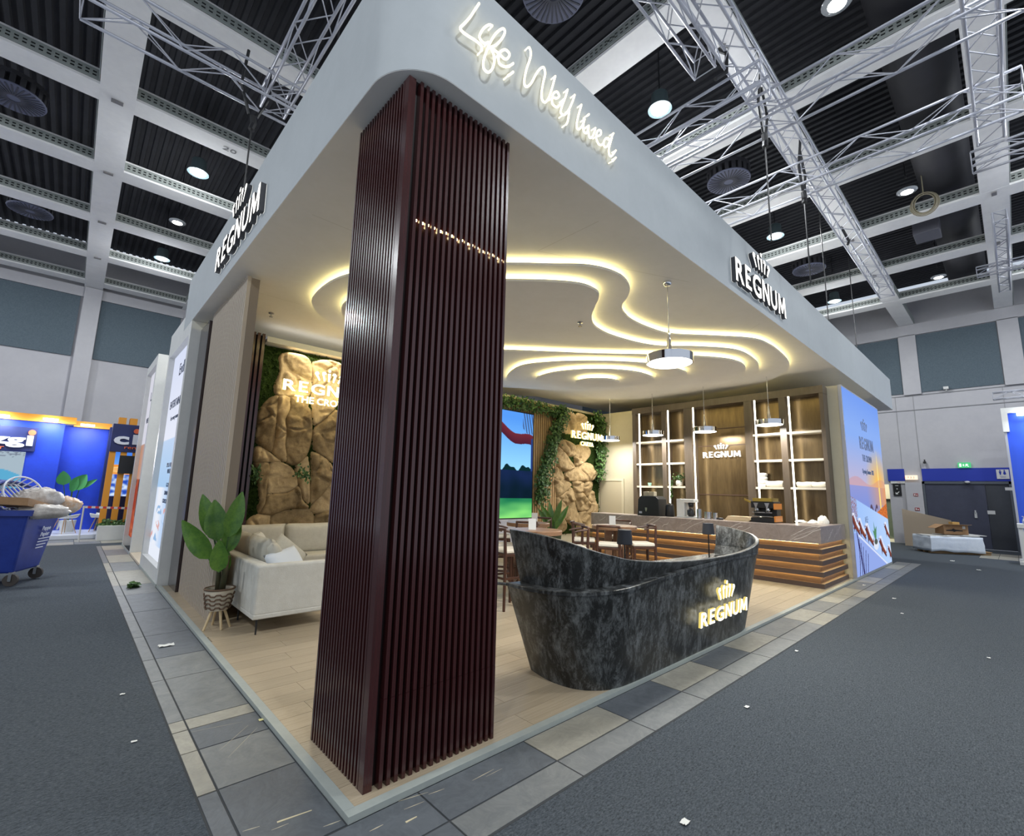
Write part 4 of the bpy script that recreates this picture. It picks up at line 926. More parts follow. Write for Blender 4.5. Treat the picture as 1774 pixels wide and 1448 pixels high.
MB().bx(xm-.14, xm+.28, 1.0, 1.03, zt+.02, zt+.14).bx(xm-.14, xm+.28, 1.0, 1.03, zt+.28, zt+.40).build('orange_flank', mat('orange_flank', rgb(222, 140, 60), .4), em)
MB().prism([(0, 0), (.14, -.06), (.12, -.10), (0, -.04)], 0, .02, frame((xm-.1, 1.62, zt+.5), (0, -1, 0), (0, 0, 1))).build('lever', M_brass, em)

# --- pendants
def pendant(label, c, zl, r, zc, pw=55):
    p = thing('pendant_lamp', label, 'lamp', (c[0], c[1], zl), 'round chrome pendant lamps')
    o = Vector((c[0], c[1], 0))
    MB().lathe([(.001, zc), (.055, zc), (.06, zc-.03), (.035, zc-.06), (.001, zc-.065)], 18, o).build('canopy_cap', M_chrome, p, smooth=True, sharp=50)
    MB().tube([o+Vector((0, 0, zc-.05)), o+Vector((0, 0, zl+.34))], .0055, 5).build('wire', M_steel, p)
    MB().lathe([(.008, zl+.46), (.016, zl+.42), (.042, zl+.115), (.055, zl+.11)], 14, o).build('cone', M_chrome, p, smooth=True)
    MB().lathe([(.001, zl+.115), (r*.96, zl+.115), (r, zl+.11), (r, zl), (r*.95, zl-.001)], 40, o).build('drum', M_chrome, p, smooth=True, sharp=40)
    MB().lathe([(.001, zl-.004), (r*.95, zl-.004), (r*.95, zl+.004)], 40, o).build('diffuser', emat('pendant_diffuser', (1, .97, .88, 1), 6.0), p)
    light('pendant_light', 'AREA', o+Vector((0, 0, zl-.02)), pw, (1, .98, .93), r*2)
pendant('largest pendant lamp hanging nearest over the marble desk', (4.39, .51), 3.43, .30, ZC, 120)
xp = 10.30
for (v, u, y, lb) in ((736, 1333, 1.25, 'pendant lamp over the bar, first from the lightbox end'), (748, 1221, 2.76, 'pendant lamp over the bar, in front of the lit sign panel'), (754, 1131, 4.2, 'pendant lamp over the bar, in front of the left bays'), (763, 1057, 5.62, 'pendant lamp farthest left, before the rock panel')):
    p = onx(u, v, xp); pendant(lb, (p.x, p.y), p.z, .285, ZC-(.0 if y > 2 else .0))

# --- rock reliefs
M_rock = mat('sand_rock', rgb(208, 184, 142), .85, rgb(146, 122, 88), scale=(3, 3, 3), detail=8, bump=.5, bscale=(14, 14, 14), ramp=(.3, .7), spec=.15)
M_rock2 = mat('sand_rock_light', rgb(176, 153, 114), .85, rgb(114, 94, 66), scale=(3, 3, 3), detail=8, bump=.5, bscale=(14, 14, 14), ramp=(.3, .7), spec=.15)
M_moss = mat('moss', rgb(48, 66, 24), .95, rgb(26, 38, 14), scale=(16, 16, 16), bump=.9, bscale=(50, 50, 50), spec=.1)
def seg_d(p, a, b):
    ax, ay = a; bx, by = b; dx, dy = bx-ax, by-ay; t = max(0, min(1, ((p[0]-ax)*dx+(p[1]-ay)*dy)/(dx*dx+dy*dy+1e-9)))
    return math.hypot(p[0]-ax-t*dx, p[1]-ay-t*dy)
def vor(q):
    d = noise.voronoi(q*1.15+Vector((noise.noise(q*3)*.14, noise.noise(q*3+Vector((9, 1, 4)))*.14, 0)))[0]; return d[1]-d[0]
def facet(q):
    p = noise.voronoi(q*1.15+Vector((noise.noise(q*3)*.14, noise.noise(q*3+Vector((9, 1, 4)))*.14, 0)))[1][0]; s = noise.noise_vector(p*7.3)
    return max(-.07, min(.07, .30*(s.x*(q.x*1.15-p.x)+s.z*(q.y*1.15-p.y))+.03*s.y))
def grow(P, d): return [(v.x, v.y) for v in inset([Vector((x, z, 0)) for x, z in P], -d)]
def rock(poly, yb, parent, dep=.16, g=.035, seed=0, m=None):
    poly = [(p.x, p.y) for p in spline([(x, z) for x, z in poly], 3)]
    x0 = min(p[0] for p in poly)-g; x1 = max(p[0] for p in poly)+g; z0 = min(p[1] for p in poly)-g; z1 = max(p[1] for p in poly)+g
    nx = int((x1-x0)/g)+1; nz = int((z1-z0)/g)+1; H = {}
    for j in range(nz+1):
        for i in range(nx+1):
            x, z = x0+i*g, z0+j*g
            d = min(seg_d((x, z), poly[k], poly[(k+1) % len(poly)]) for k in range(len(poly)))
            if not inpoly(x, z, poly): d = -d
            if d < -g*1.2: continue
            q = Vector((x*1.3, z*1.3, seed*7.3)); f1 = noise.fractal(q*1.4, .6, 2.1, 5); cr = abs(noise.noise(q*1.1+Vector((5, 3, 1))))
            h = dep*(1-math.exp(-max(d, -.02)/.03))+min(1, max(0, d)/.07)*(.05*f1-.085*max(0, 1-cr/.045)+.05*(abs(noise.noise(q*1.7))-.3)+.018*noise.noise(q*7)-.08*max(0, 1-vor(q)/.09)+facet(q))
            if d > g: h = max(h, .045)
            h = max(h, -.03); H[(i, j)] = Vector((x, yb-h, z))
    mb = MB(); ix = {k: n for n, k in enumerate(H)}; mb.v = list(H.values())
    for (i, j) in H:
        if (i+1, j) in H and (i, j+1) in H and (i+1, j+1) in H: mb.f.append([ix[(i, j)], ix[(i+1, j)], ix[(i+1, j+1)], ix[(i, j+1)]]); mb.m.append(0)
    return mb.build('rock', m or [M_rock, M_rock2][seed % 2], parent, smooth=True, recalc=False)
YR = 6.66
rl = thing('rock_relief', 'rock relief panel with moss behind the sofa, under the yellow lit sign', 'rock wall', (2.3, 6.6, ZP))
def zr(x, y): p = ony(420+x*.2625, 580+y*.2625, YR-.12); return (p.x, p.z)
RL = [[(265, 125), (390, 128), (455, 175), (462, 300), (445, 400), (350, 402), (240, 392), (225, 330), (262, 240)],
      [(190, 420), (240, 402), (236, 470), (225, 560), (215, 690), (200, 765), (108, 705), (105, 600), (120, 510)],
      [(246, 402), (320, 410), (315, 490), (286, 560), (296, 640), (285, 720), (298, 835), (210, 772), (223, 690), (233, 560)],
      [(326, 410), (445, 410), (440, 470), (455, 500), (465, 600), (460, 690), (430, 790), (370, 850), (305, 838), (293, 720), (304, 640), (294, 565), (321, 490)],
      [(480, 180), (640, 180), (700, 330), (600, 500), (485, 590), (472, 480), (470, 300)], [(490, 612), (570, 540), (640, 500), (680, 700), (640, 850), (560, 808), (484, 750), (478, 660)],
      [(80, 770), (120, 738), (200, 792), (262, 835), (180, 838), (90, 832)], [(90, 846), (180, 848), (168, 1000), (150, 1120), (115, 1180), (125, 1050), (100, 930)],
      [(188, 848), (280, 850), (345, 900), (370, 990), (300, 1036), (210, 1046), (172, 1040)], [(176, 1054), (300, 1046), (376, 1002), (398, 1090), (445, 1138), (300, 1148), (210, 1183), (122, 1182), (157, 1120)],
      [(364, 862), (436, 805), (448, 1000), (443, 1115), (404, 1060), (376, 930)], [(472, 775), (590, 850), (600, 960), (462, 1118), (472, 900)],
      [(30, 1240), (110, 1190), (188, 1200), (188, 1270), (246, 1304), (180, 1420), (60, 1420), (22, 1312)], [(196, 1202), (300, 1160), (440, 1152), (478, 1200), (468, 1290), (400, 1318), (290, 1400), (254, 1302), (196, 1266)],
      [(466, 1140), (600, 970), (640, 1140), (494, 1178)], [(494, 1192), (640, 1160), (660, 1400), (484, 1420)], [(620, 870), (700, 720), (800, 860), (760, 1100), (660, 1150), (615, 960)]]
for k, P in enumerate(RL): rock(grow([zr(*p) for p in P], .022), YR-.035, rl, .11, .021, k)
for k, P in enumerate([[(2.75, 3.3), (3.5, 3.4), (3.55, 4.15), (2.7, 4.2)], [(2.9, 2.4), (3.6, 2.4), (3.6, 3.25), (2.95, 3.2)], [(2.95, .7), (3.6, .6), (3.6, 2.3), (3.2, 2.3)]]): rock(P, YR-.035, rl, .17, .05, k+20)
def moss(name, x0, x1, z0, z1, parent, seed):
    mb = MB(); mb.grid(lambda u, v: (x0+(x1-x0)*u, YR-.02-.035*abs(noise.fractal((u*(x1-x0)*6, v*(z1-z0)*6, seed), .7, 2, 5)), z0+(z1-z0)*v), int((x1-x0)/.03), int((z1-z0)/.03))
    mb.build('moss', M_moss, parent, smooth=True, recalc=False); mb = MB(); R_ = random.Random(seed)
    for k in range(int((x1-x0)*(z1-z0)*420)):
        c = Vector((R_.uniform(x0, x1), YR-.045, R_.uniform(z0, z1))); leaf_cloud(mb, [c, c], 1, .03, .05, R_.random(), Vector((0, -1, .3)))
    mb.build('moss_tuft', [M_moss, mat('moss_light', rgb(66, 88, 34), .9)], parent, kind='stuff')
moss('moss', 1.03, 3.65, .5, 4.22, rl, 3)
lf = MB(); leaf_cloud(lf, [zr_ for zr_ in [Vector((*[zr(360, 880)[0]], 6.42, zr(360, 880)[1])), Vector((zr(420, 940)[0], 6.42, zr(420, 940)[1])), Vector((zr(340, 930)[0], 6.42, zr(340, 930)[1]))]], 60, .1, .06, 5, Vector((0, -1, 0)))
leaf_cloud(lf, [Vector((zr(90, 870)[0], 6.48, zr(90, 870)[1])), Vector((zr(80, 960)[0], 6.5, zr(80, 960)[1]))], 70, .09, .06, 6, Vector((0, -1, 0)))
lf.build('fern_sprig', [M_leaf, M_leaf2], rl, kind='stuff')
MB().bx(1.03, 3.7, 6.46, 6.655, 4.24, 4.30).bx(1.03, 3.7, 6.44, 6.46, 4.24, 4.34).build('cove_rail', M_white, rl)
MB().bx(1.05, 3.7, 6.50, 6.6, 4.302, 4.312).build('led_strip', emat('cove_led', (1, .95, .84, 1), 2.5), rl)
rr_ = thing('rock_relief', 'rock relief panel at the rear corner left of the bar, hung with ivy', 'rock wall', (10, 6.6, ZP))
def zq(x, y): p = ony(860+x*.1657, 680+y*.1657, YR-.12); return (p.x, p.z)
RR = [[(700, 210), (820, 215), (840, 330), (820, 420), (700, 400), (690, 300)], [(850, 230), (930, 235), (960, 330), (950, 430), (850, 420)], [(660, 520), (740, 500), (830, 560), (835, 640), (800, 660), (720, 620)],
      [(620, 580), (660, 570), (740, 640), (830, 800), (740, 820), (640, 770), (612, 620)], [(850, 560), (960, 560), (1000, 620), (960, 700), (850, 770), (836, 680)], [(610, 790), (680, 800), (720, 905), (610, 905)],
      [(740, 830), (840, 790), (930, 740), (1020, 760), (1040, 840), (1010, 920), (830, 925), (740, 900)], [(612, 912), (720, 915), (800, 960), (740, 1030), (650, 1090), (625, 1010)],
      [(820, 940), (920, 935), (900, 1040), (990, 1150), (980, 1220), (900, 1240), (860, 1190), (830, 1060)], [(940, 940), (1020, 935), (1000, 1030), (960, 1090), (920, 1030)],
      [(640, 1110), (760, 1040), (800, 1000), (840, 1180), (870, 1300), (820, 1390), (740, 1330), (660, 1260)], [(970, 1100), (1020, 1030), (1048, 1100), (1040, 1270), (960, 1270), (1000, 1180)],
      [(590, 1290), (660, 1280), (720, 1340), (750, 1420), (640, 1480), (560, 1400)], [(885, 1260), (1030, 1280), (1040, 1480), (880, 1480)]]
for k, P in enumerate(RR): rock(grow([zq(*p) for p in P], .03), YR-.035, rr_, .10, .024, k+40, M_rock2)
moss('moss', 9.0, 11.1, .5, 4.18, rr_, 8)
light('cove_light', 'AREA', (2.2, 6.30, 4.25), 56, (1, .92, .74), 1.6, (-.25, 0, 0))
light('cove_light', 'AREA', (10.0, 6.25, 4.22), 7, (1, .92, .74), 1.2, (-.25, 0, 0))
# lit signs in front of the rocks
fr_ = frame((1.33, 6.36, 3.40), (1, 0, 0), (0, 0, 1))
hm = [M_signw, M_signhalo]
illuminated('rock_sign', 'yellow glowing letters with crown emblem on the left rock relief above the sofa', fr_, (2.1, 6.36, 3.4), .20, 1.62, .27, .27, (.0, .05), hm, ('THE CROWN', .125, 1.12, .22, -.19))
fr_ = frame((9.38, 6.36, 3.30), (1, 0, 0), (0, 0, 1))
illuminated('rock_sign', 'yellow glowing letters with crown emblem on the rear corner rocks by the ivy', fr_, (10.1, 6.36, 3.3), .22, 1.5, .30, .30, (.0, .05), hm, ('CARYA', .13, .62, .42, -.20))
for x, e in ((1.75, 7), (2.5, 7), (9.8, 4), (10.5, 4)): light('rock_sign_light', 'POINT', (x, 6.33, 3.42), e, (1, .82, .36), .06)

# --- screen wall
tvw = thing('slat_wall', 'pale vertical wooden slats round the big screen on the rear wall', 'slat wall', (7, 6.6, ZP))
M_pine = mat('pale_pine', rgb(186, 156, 112), .55, rgb(160, 130, 90), scale=(14, 14, 1.4))
psl = unit_box('pine_slat', M_pine)
for i in range(11): piece('slat', psl, tvw, boxM(8.06+i*.088, 8.06+i*.088+.052, 6.58, 6.655, ZP, 4.18, tvw))
for i in range(29): piece('slat', psl, tvw, boxM(5.5+i*.088, 5.5+i*.088+.052, 6.58, 6.655, 3.86, 4.18, tvw))
for i in range(8): piece('slat', psl, tvw, boxM(4.8+i*.088, 4.8+i*.088+.052, 6.58, 6.655, ZP, 4.18, tvw))
tv = thing('video_screen', 'big bright video wall showing sky, an arm and green lawn', 'screen', (6.8, 6.62, 1.0))
MB().bx(5.5, 8.05, 6.60, 6.65, .98, 3.84).build('screen_case', M_black, tv)
def tvpx(u, v):
    x = (u-.58)/.42           # the part the photo shows fills the right
    if v > .44:
        c = mix((150, 214, 250), (84, 150, 236), (v-.44)*2)
        yb = .86-.10*x-.03*math.sin(x*5)
        if yb-.10 < v < yb and x > -1.2: c = mix((112, 44, 54), (66, 26, 48), (yb-v)*8)
        if x > .62 and v > .80 and math.sin(u*160+v*40) > 0 and v > .74+.3*(1-x): c = (70, 96, 140)
        if v < .47+.022*math.sin(x*11)+.012*math.sin(x*23): c = (12, 42, 46)
        if x > .93 and v < .76: c = (40, 62, 120)
        return c
    if v > .18: return mix((12, 30, 44), (24, 40, 78), (v-.18)*3.4+.5*noise.noise((u*6, v*9, 1)))
    return mix((140, 226, 120), (30, 116, 78), v*5.2+.5*noise.noise((u*4, v*14, 3)))
picture('print', frame((5.52, 6.598, 1.0), (1, 0, 0), (0, 0, 1)), 2.51, 2.82, 230, 230, tvpx, print_mat('screen_picture', 1.15), tv)
light('screen_light', 'AREA', (7.2, 6.5, 2.4), 14, (.55, .75, 1), 2.2, (-PI/2, 0, 0))
for i in range(9): MB().bx(5.52+i*.28, 5.52+i*.28+.275, 6.61, 6.65, .30, .97).build('base_panel', mat('pale_panel', rgb(206, 208, 220), .4), tvw)
# --- ivy
def ivy(label, paths, seed):
    t = thing('ivy_garland', label, 'ivy', paths[0][0][0])
    for P, n, rad, sz in paths:
        MB().tube(P, .012, 5).build('vine', mat('vine_bark', rgb(70, 58, 40), .8), t)
        mb = MB(); leaf_cloud(mb, P, n, rad, sz, seed+n, Vector((0, -1, .25))); mb.build('ivy_leaves', [M_leaf, M_leaf2], t, kind='stuff')
yi = 6.42
ivy('thick ivy garland over the screen top and down its right side', [([(6.6, yi, 4.0), (7.2, yi, 4.02), (7.9, yi, 4.03), (8.7, yi, 3.95), (9.2, yi, 4.05)], 950, .17, .085), ([(9.1, yi, 4.05), (9.0, yi, 3.8), (8.75, yi, 3.4), (8.65, yi, 3.0), (8.5, yi, 2.6), (8.32, yi, 2.2), (8.25, yi, 1.8), (8.2, yi, 1.45)], 1900, .21, .085)], 1)
ivy('ivy hanging down the right flank of the corner rocks', [([(10.75, yi, 4.15), (10.95, yi, 3.9), (11.0, yi, 3.5), (10.98, yi, 3.0), (10.9, yi, 2.5), (10.85, yi, 2.15)], 1000, .17, .085)], 2)
# --- high tables, stools, menu cards
M_tab = mat('table_oak', rgb(150, 116, 88), .4, rgb(124, 92, 68), scale=(3, 14, 14), detail=5)
M_stool = mat('stool_walnut', rgb(84, 54, 40), .4, rgb(64, 40, 30), scale=(10, 10, 2))
M_seat = mat('cream_seat', rgb(224, 216, 200), .85, bump=.2, bscale=(80, 80, 80))
TABS = [((4.285, 2.83), 'round high table nearest behind the left wing of the marble desk'), ((5.39, 4.10), 'round high table standing farther back before the screen'), ((6.40, 2.80), 'round high table between the desk and the bar')]
for k, ((x, y), lb) in enumerate(TABS):
    t = thing('high_table', lb, 'table', (x, y, ZP), 'round high tables')
    MB().lathe([(.001, 1.10), (.41, 1.10), (.42, 1.09), (.42, 1.035), (.41, 1.03), (.001, 1.03)], 40, (x, y, 0)).build('table_top', M_tab, t, smooth=True, sharp=40)
    for a in range(3):
        R = T(Vector((x, y, 0))) @ Matrix.Rotation(a*2*PI/3+.5, 4, 'Z'); MB().bx(.06, .19, -.03, .03, ZP, 1.03, M=R).build('leg', M_tab, t, bevel=.005)
    MB().lathe([(.001, ZP+.0), (.26, ZP+.0), (.26, ZP+.03), (.001, ZP+.032)], 30, (x, y, 0)).build('foot_plate', M_tab, t)
    u, v = [(922, 917), (926, 903), (1061, 909)][k]; p = onz(u, v, 1.10)
    c = thing('menu_card', ['white folded card on the nearest high table', 'white folded card on the table before the screen', 'white folded card on the table near the bar'][k], 'card', p, 'menu cards on the tables')
    d = Vector((CAM.x-p.x, CAM.y-p.y, 0)).normalized(); s = Vector((-d.y, d.x, 0))
    for sg in (1, -1):
        b0, tp_ = p+d*.045*sg, p+Vector((0, 0, .17)); nn = d*.002*sg
        MB().add([b0-s*.06, b0+s*.06, tp_+s*.06, tp_-s*.06, b0-s*.06+nn, b0+s*.06+nn, tp_+s*.06+nn, tp_-s*.06+nn], [(0, 1, 2, 3), (7, 6, 5, 4), (0, 4, 5, 1), (1, 5, 6, 2), (2, 6, 7, 3), (3, 7, 4, 0)]).build('leaf', M_white, c)
    if k == 1: lettering('caption', 'MENU', frame(p+d*.05-s*(-.04)+Vector((0, 0, .05)), -s, Vector((0, 0, 1))), .015, .06, 0, .001, M_signside, c)
# one stool, back rail towards -y in its own frame
stl = thing('bar_stool', None, 'stool', (0, 0, 0), 'walnut bar stools with cream seats')
for sx in (-1, 1):
    MB().tube([(sx*.20, -.20, 0), (sx*.185, -.185, .74), (sx*.18, -.20, 1.12)], [.02, .026, .02], 8).build('rear_leg', M_stool, stl)
    MB().tube([(sx*.20, .20, 0), (sx*.185, .185, .755)], [.02, .026], 8).build('front_leg', M_stool, stl)
    MB().bx(sx*.195-.012, sx*.195+.012, -.19, .19, .42, .45).build('side_stretcher', M_stool, stl)
    MB().tube([(sx*.18, -.20, 1.10), (sx*.20, -.06, 1.08), (sx*.205, .02, 1.06)], [.017, .015, .012], 8).build('arm_rest', M_stool, stl)
MB().bx(-.19, .19, .185, .21, .26, .295).build('foot_rest', M_stool, stl)
MB().bx(-.19, .19, -.21, -.185, .42, .45).build('rear_stretcher', M_stool, stl)
MB().bx(-.205, .205, -.205, .205, .735, .775).build('seat_frame', M_stool, stl, bevel=.006)
MB().bx(-.20, .20, -.19, .205, .777, .835).build('seat', M_seat, stl, bevel=.022, seg=3)
mb = MB(); P = [(-.19, -.19), (-.12, -.225), (0, -.24), (.12, -.225), (.19, -.19)]
mb.tube([Vector((x, y, 1.12)) for x, y in P], .02, 8); mb.build('back_rail', M_stool, stl, smooth=True)
ST = [((5.62, 2.36), (-.45, -.25), 'bar stool with its back to the camera at the table between desk and bar'),
      ((6.22, 2.12), (.45, -.35), 'bar stool right of the black lamp shade, its back to the right'),
      ((6.95, 3.05), (.6, .25), 'bar stool on the bar side of the table between desk and bar'),
      ((5.88, 3.12), (-.3, .4), 'bar stool left of that table, its seat open to view'),
      ((3.62, 2.75), (-.9, .1), 'front bar stool just right of the dark column'),
      ((3.98, 3.25), (-.5, .7), 'second bar stool behind the front one beside the column'),
      ((4.72, 2.42), (.45, -.35), 'bar stool whose curved back shows over the desk at the nearest table'),
      ((5.0, 3.72), (-.5, -.4), 'bar stool on the near side of the table before the screen'),
      ((5.95, 4.35), (.8, .2), 'bar stool right of the table before the screen'),
      ((4.95, 4.45), (-.6, .5), 'bar stool left of the table before the screen')]
for i, ((x, y), (dx, dy), lb) in enumerate(ST):
    r = stl if i == 0 else copy_tree(stl)
    r.location = (x, y, ZP); r.rotation_euler[2] = math.atan2(dy, dx)+PI/2; r['label'] = lb

# --- corner sofa with cushions
M_sofa = mat('cream_fabric', rgb(208, 206, 197), .9, rgb(198, 195, 185), scale=(6, 6, 6), bump=.25, bscale=(140, 140, 140), spec=.15)
M_sofa2 = mat('cream_fabric_cushion', rgb(202, 198, 184), .9, rgb(192, 187, 173), scale=(6, 6, 6), bump=.25, bscale=(140, 140, 140), spec=.15)
so = thing('corner_sofa', 'cream fabric corner sofa on thin black legs under the rock relief', 'sofa', (1.2, 5, ZP))
sx0, sx1, sy0, sy1 = .43, 1.42, 3.48, 6.4
MB().bx(sx0+.02, sx1-.02, sy0+.16, sy1-.02, .22, .42).bx(sx1-.02, 3.28, 5.47, sy1-.02, .22, .42).build('base', M_sofa, so, bevel=.02, seg=3)
MB().bx(sx0, sx1-.0, sy0, sy0+.15, .235, .79).build('arm', M_sofa, so, bevel=.03, seg=4)
MB().bx(sx0-.001, sx1, sy0-.002, sy1, .20, .255).build('base_piping', M_sofa, so, bevel=.012)
MB().bx(sx0, sx0+.16, sy0+.155, sy1, .235, .79).build('back', M_sofa, so, bevel=.03, seg=4)
MB().bx(sx0+.165, 3.3, sy1-.16, sy1, .26, .79).build('back', M_sofa, so, bevel=.03, seg=4)
for a, b in ((sy0+.16, 4.85), (4.86, 5.5)): MB().bx(sx0+.17, sx1, a, b, .42, .585).build('seat_cushion', M_sofa2, so, bevel=.04, seg=4)
for a, b in ((sx0+.17, 1.5), (1.51, 2.4), (2.41, 3.3)): MB().bx(a, b, 5.51, 6.2, .42, .585).build('seat_cushion', M_sofa2, so, bevel=.04, seg=4)
def pillow(w, h, t, M):
    mb = MB(); n = 12
    for sg in (1, -1):
        def fn(u, v, sg=sg):
            x, y = 2*u-1, 2*v-1; k = (1-x**4)*(1-y**4); pz = sg*t/2*math.sqrt(max(0, k)) if k > 0 else 0
            e = 1-.05*(abs(x*y))**2; return M @ Vector((x*w/2*(1-.06*(1-y*y)*0+.03*abs(y)), y*h/2*(1+.03*abs(x)), pz))
        mb.grid(fn, n, n)
    bm_ = mb; return bm_
def pil_obj(name, mb, m, parent=None):
    o = mb.build(name, m, parent, smooth=True)
    bm = bmesh.new(); bm.from_mesh(o.data); bmesh.ops.remove_doubles(bm, verts=bm.verts, dist=.0005); bmesh.ops.recalc_face_normals(bm, faces=bm.faces); bm.to_mesh(o.data); bm.free(); return o
RX = lambda a: Matrix.Rotation(a, 4, 'X'); RY = lambda a: Matrix.Rotation(a, 4, 'Y'); RZ = lambda a: Matrix.Rotation(a, 4, 'Z')
for k, x in enumerate((1.10, 1.96, 2.85)): pil_obj('back_cushion', pillow(.86, .50, .24, T((x, 6.10, .80)) @ RX(PI/2-.14)), M_sofa2, so)
for k, y in enumerate((4.35, 5.15)): pil_obj('back_cushion', pillow(.80, .50, .24, T((.72, y, .78)) @ RZ(PI/2) @ RX(PI/2-.14)), M_sofa2, so)
lg = [(sx0+.06, sy0+.05), (sx1-.08, sy0+.05), (sx0+.06, 4.3), (sx0+.06, 5.2), (3.2, 5.5), (3.2, 6.3), (sx0+.06, 6.3), (1.5, 5.5)]
for x, y in lg: MB().tube([(x, y, ZP), (x, y, .215)], [.009, .014], 8).build('leg', M_black, so)
for lb, M, m in (('cream pillow turned like a diamond on the sofa seat', T((1.02, 4.4, .74)) @ RZ(.25) @ RX(1.15) @ RZ(PI/4), M_sofa2),
                 ('plump bluish white pillow against the near sofa arm', T((.86, 3.80, .70)) @ RZ(.35) @ RX(1.0) @ RZ(.2), mat('bluish_fabric', rgb(214, 218, 222), .9, bump=.2, bscale=(140, 140, 140))),
                 ('beige pillow leaning behind the bluish white one', T((.80, 4.02, .77)) @ RZ(PI/2-.2) @ RX(1.15), M_sofa2),
                 ('square cream pillow at the back of the sofa corner', T((.86, 5.0, .80)) @ RZ(PI/2-.5) @ RX(1.2), M_sofa)):
    o = pil_obj('pillow', pillow(.46, .46, .17, M), m); tag(o, lb, 'pillow', 'loose pillows on the sofa')

# --- plants
def blade(base, tip, wid, bend, nrm, seg=8, fold=.18):
    base, tip = Vector(base), Vector(tip); ax = tip-base; L_ = ax.length; ax /= L_; s = ax.cross(nrm).normalized(); n = s.cross(ax)
    def fn(u, v):
        w = wid*(math.sin(PI*min(1, v**.75*.98+.01))**.75); x = (u-.5)*2
        return base+ax*L_*v+n*(bend*v*v*L_*-1)+s*x*w/2+n*abs(x)*w*fold
    return MB().grid(fn, 4, seg)
pl_ = thing('potted_plant', 'banana like plant in a zigzag woven basket on a wooden tripod beside the slat screen', 'plant', (.213, 4.135, ZP))
pc = Vector((.213, 4.10, 0)); bx_ = MB()
bk = MB().lathe([(.001, .235), (.108, .235), (.15, .44), (.158, .475), (.145, .475), (.14, .44), (.10, .26)], 28, pc); bk.build('basket', mat('basket_white', rgb(214, 202, 180), .8, bump=.4, bscale=(50, 50, 90)), pl_, smooth=True, sharp=50)
for k in range(4):
    z = .268+k*.048; P = []
    for a in range(48):
        q = 2*PI*a/48; zz = z+(.010 if (a//3) % 2 else -.010)*(1); r = .118+(zz-.235)*.175+.006; P.append(pc+Vector((r*math.cos(q), r*math.sin(q), zz)))
    MB().tube(P, .0085, 5, closed=True).build('woven_band', mat('basket_brown', rgb(96, 74, 56), .8), pl_)
MB().tube([pc+Vector((.158*math.cos(a*PI/14), .158*math.sin(a*PI/14), .475)) for a in range(28)], .011, 6, closed=True).build('rim', MATS['basket_brown'], pl_, smooth=True)
MB().lathe([(.001, .44), (.14, .44)], 24, pc).build('soil', mat('soil', rgb(44, 34, 26), .95), pl_)
for a in (3.6, 4.9, 5.9, 1.6):
    d = Vector((math.cos(a), math.sin(a), 0)); MB().tube([pc+d*.07+Vector((0, 0, .24)), pc+d*.15+Vector((0, 0, ZP))], [.016, .013], 8).build('tripod_leg', mat('pale_ash', rgb(206, 182, 140), .5), pl_)
for dx, dy in ((-.02, 0), (.03, .02), (.01, -.03)): MB().tube([pc+Vector((dx, dy, .44)), pc+Vector((dx*1.6, dy*1.6, .66)), pc+Vector((dx*2, dy*2, .84))], [.032, .026, .014], 8).build('trunk', mat('banana_trunk', rgb(72, 58, 38), .8, rgb(54, 62, 34), scale=(12, 12, 6)), pl_, smooth=True)
view = (CAM-Vector((.2, 4.1, 1))).normalized()
LV = [((362, 968), (316, 902), .21, -.05), ((371, 932), (351, 856), .20, .12), ((377, 937), (372, 866), .25, 0.), ((396, 930), (420, 852), .20, -.10), ((391, 958), (415, 893), .19, -.04), ((379, 990), (380, 936), .19, -.15), ((389, 992), (393, 950), .12, .05)]
for (bu, bv), (tu, tv_), w_, dy in LV:
    b = ony(bu, bv, 4.10+dy); t2 = ony(tu, tv_, 4.10+dy*1.6); root = pc+Vector((0, 0, .72))
    st_ = MB().tube(spline([root, root.lerp(b, .5)+Vector((0, 0, -.02)), b], 4, False), [.012]*9, 6); st_.build('leaf_stem', MATS['leaf_green'], pl_)
    blade(b, t2, w_, .06, view).build('leaf', M_leafb, pl_, smooth=True)
p2_ = thing('potted_plant', 'leafy plant in a dark pot before the corner rocks', 'plant', (7.75, 5.55, ZP))
c2 = Vector((7.75, 5.55, 0)); MB().lathe([(.001, ZP), (.15, ZP), (.2, .62), (.21, .7), (.19, .7), (.18, .62)], 22, c2).build('pot', mat('green_black_pot', rgb(44, 58, 40), .6), p2_, smooth=True, sharp=50)
for k in range(9):
    a = k*2.4+.4; d = Vector((math.cos(a), math.sin(a)*.6, 0)); b = c2+d*.07+Vector((0, 0, .75+.03*k)); t2 = c2+d*(.42+.05*(k % 3))+Vector((0, 0, 1.15+.11*(k % 4)))
    MB().tube([c2+Vector((0, 0, .62)), b], .01, 5).build('leaf_stem', MATS['leaf_green'], p2_)
    blade(b, t2, .15, .18, (CAM-c2).normalized()).build('leaf', [M_leafb, M_leaf2][k % 2], p2_, smooth=True)

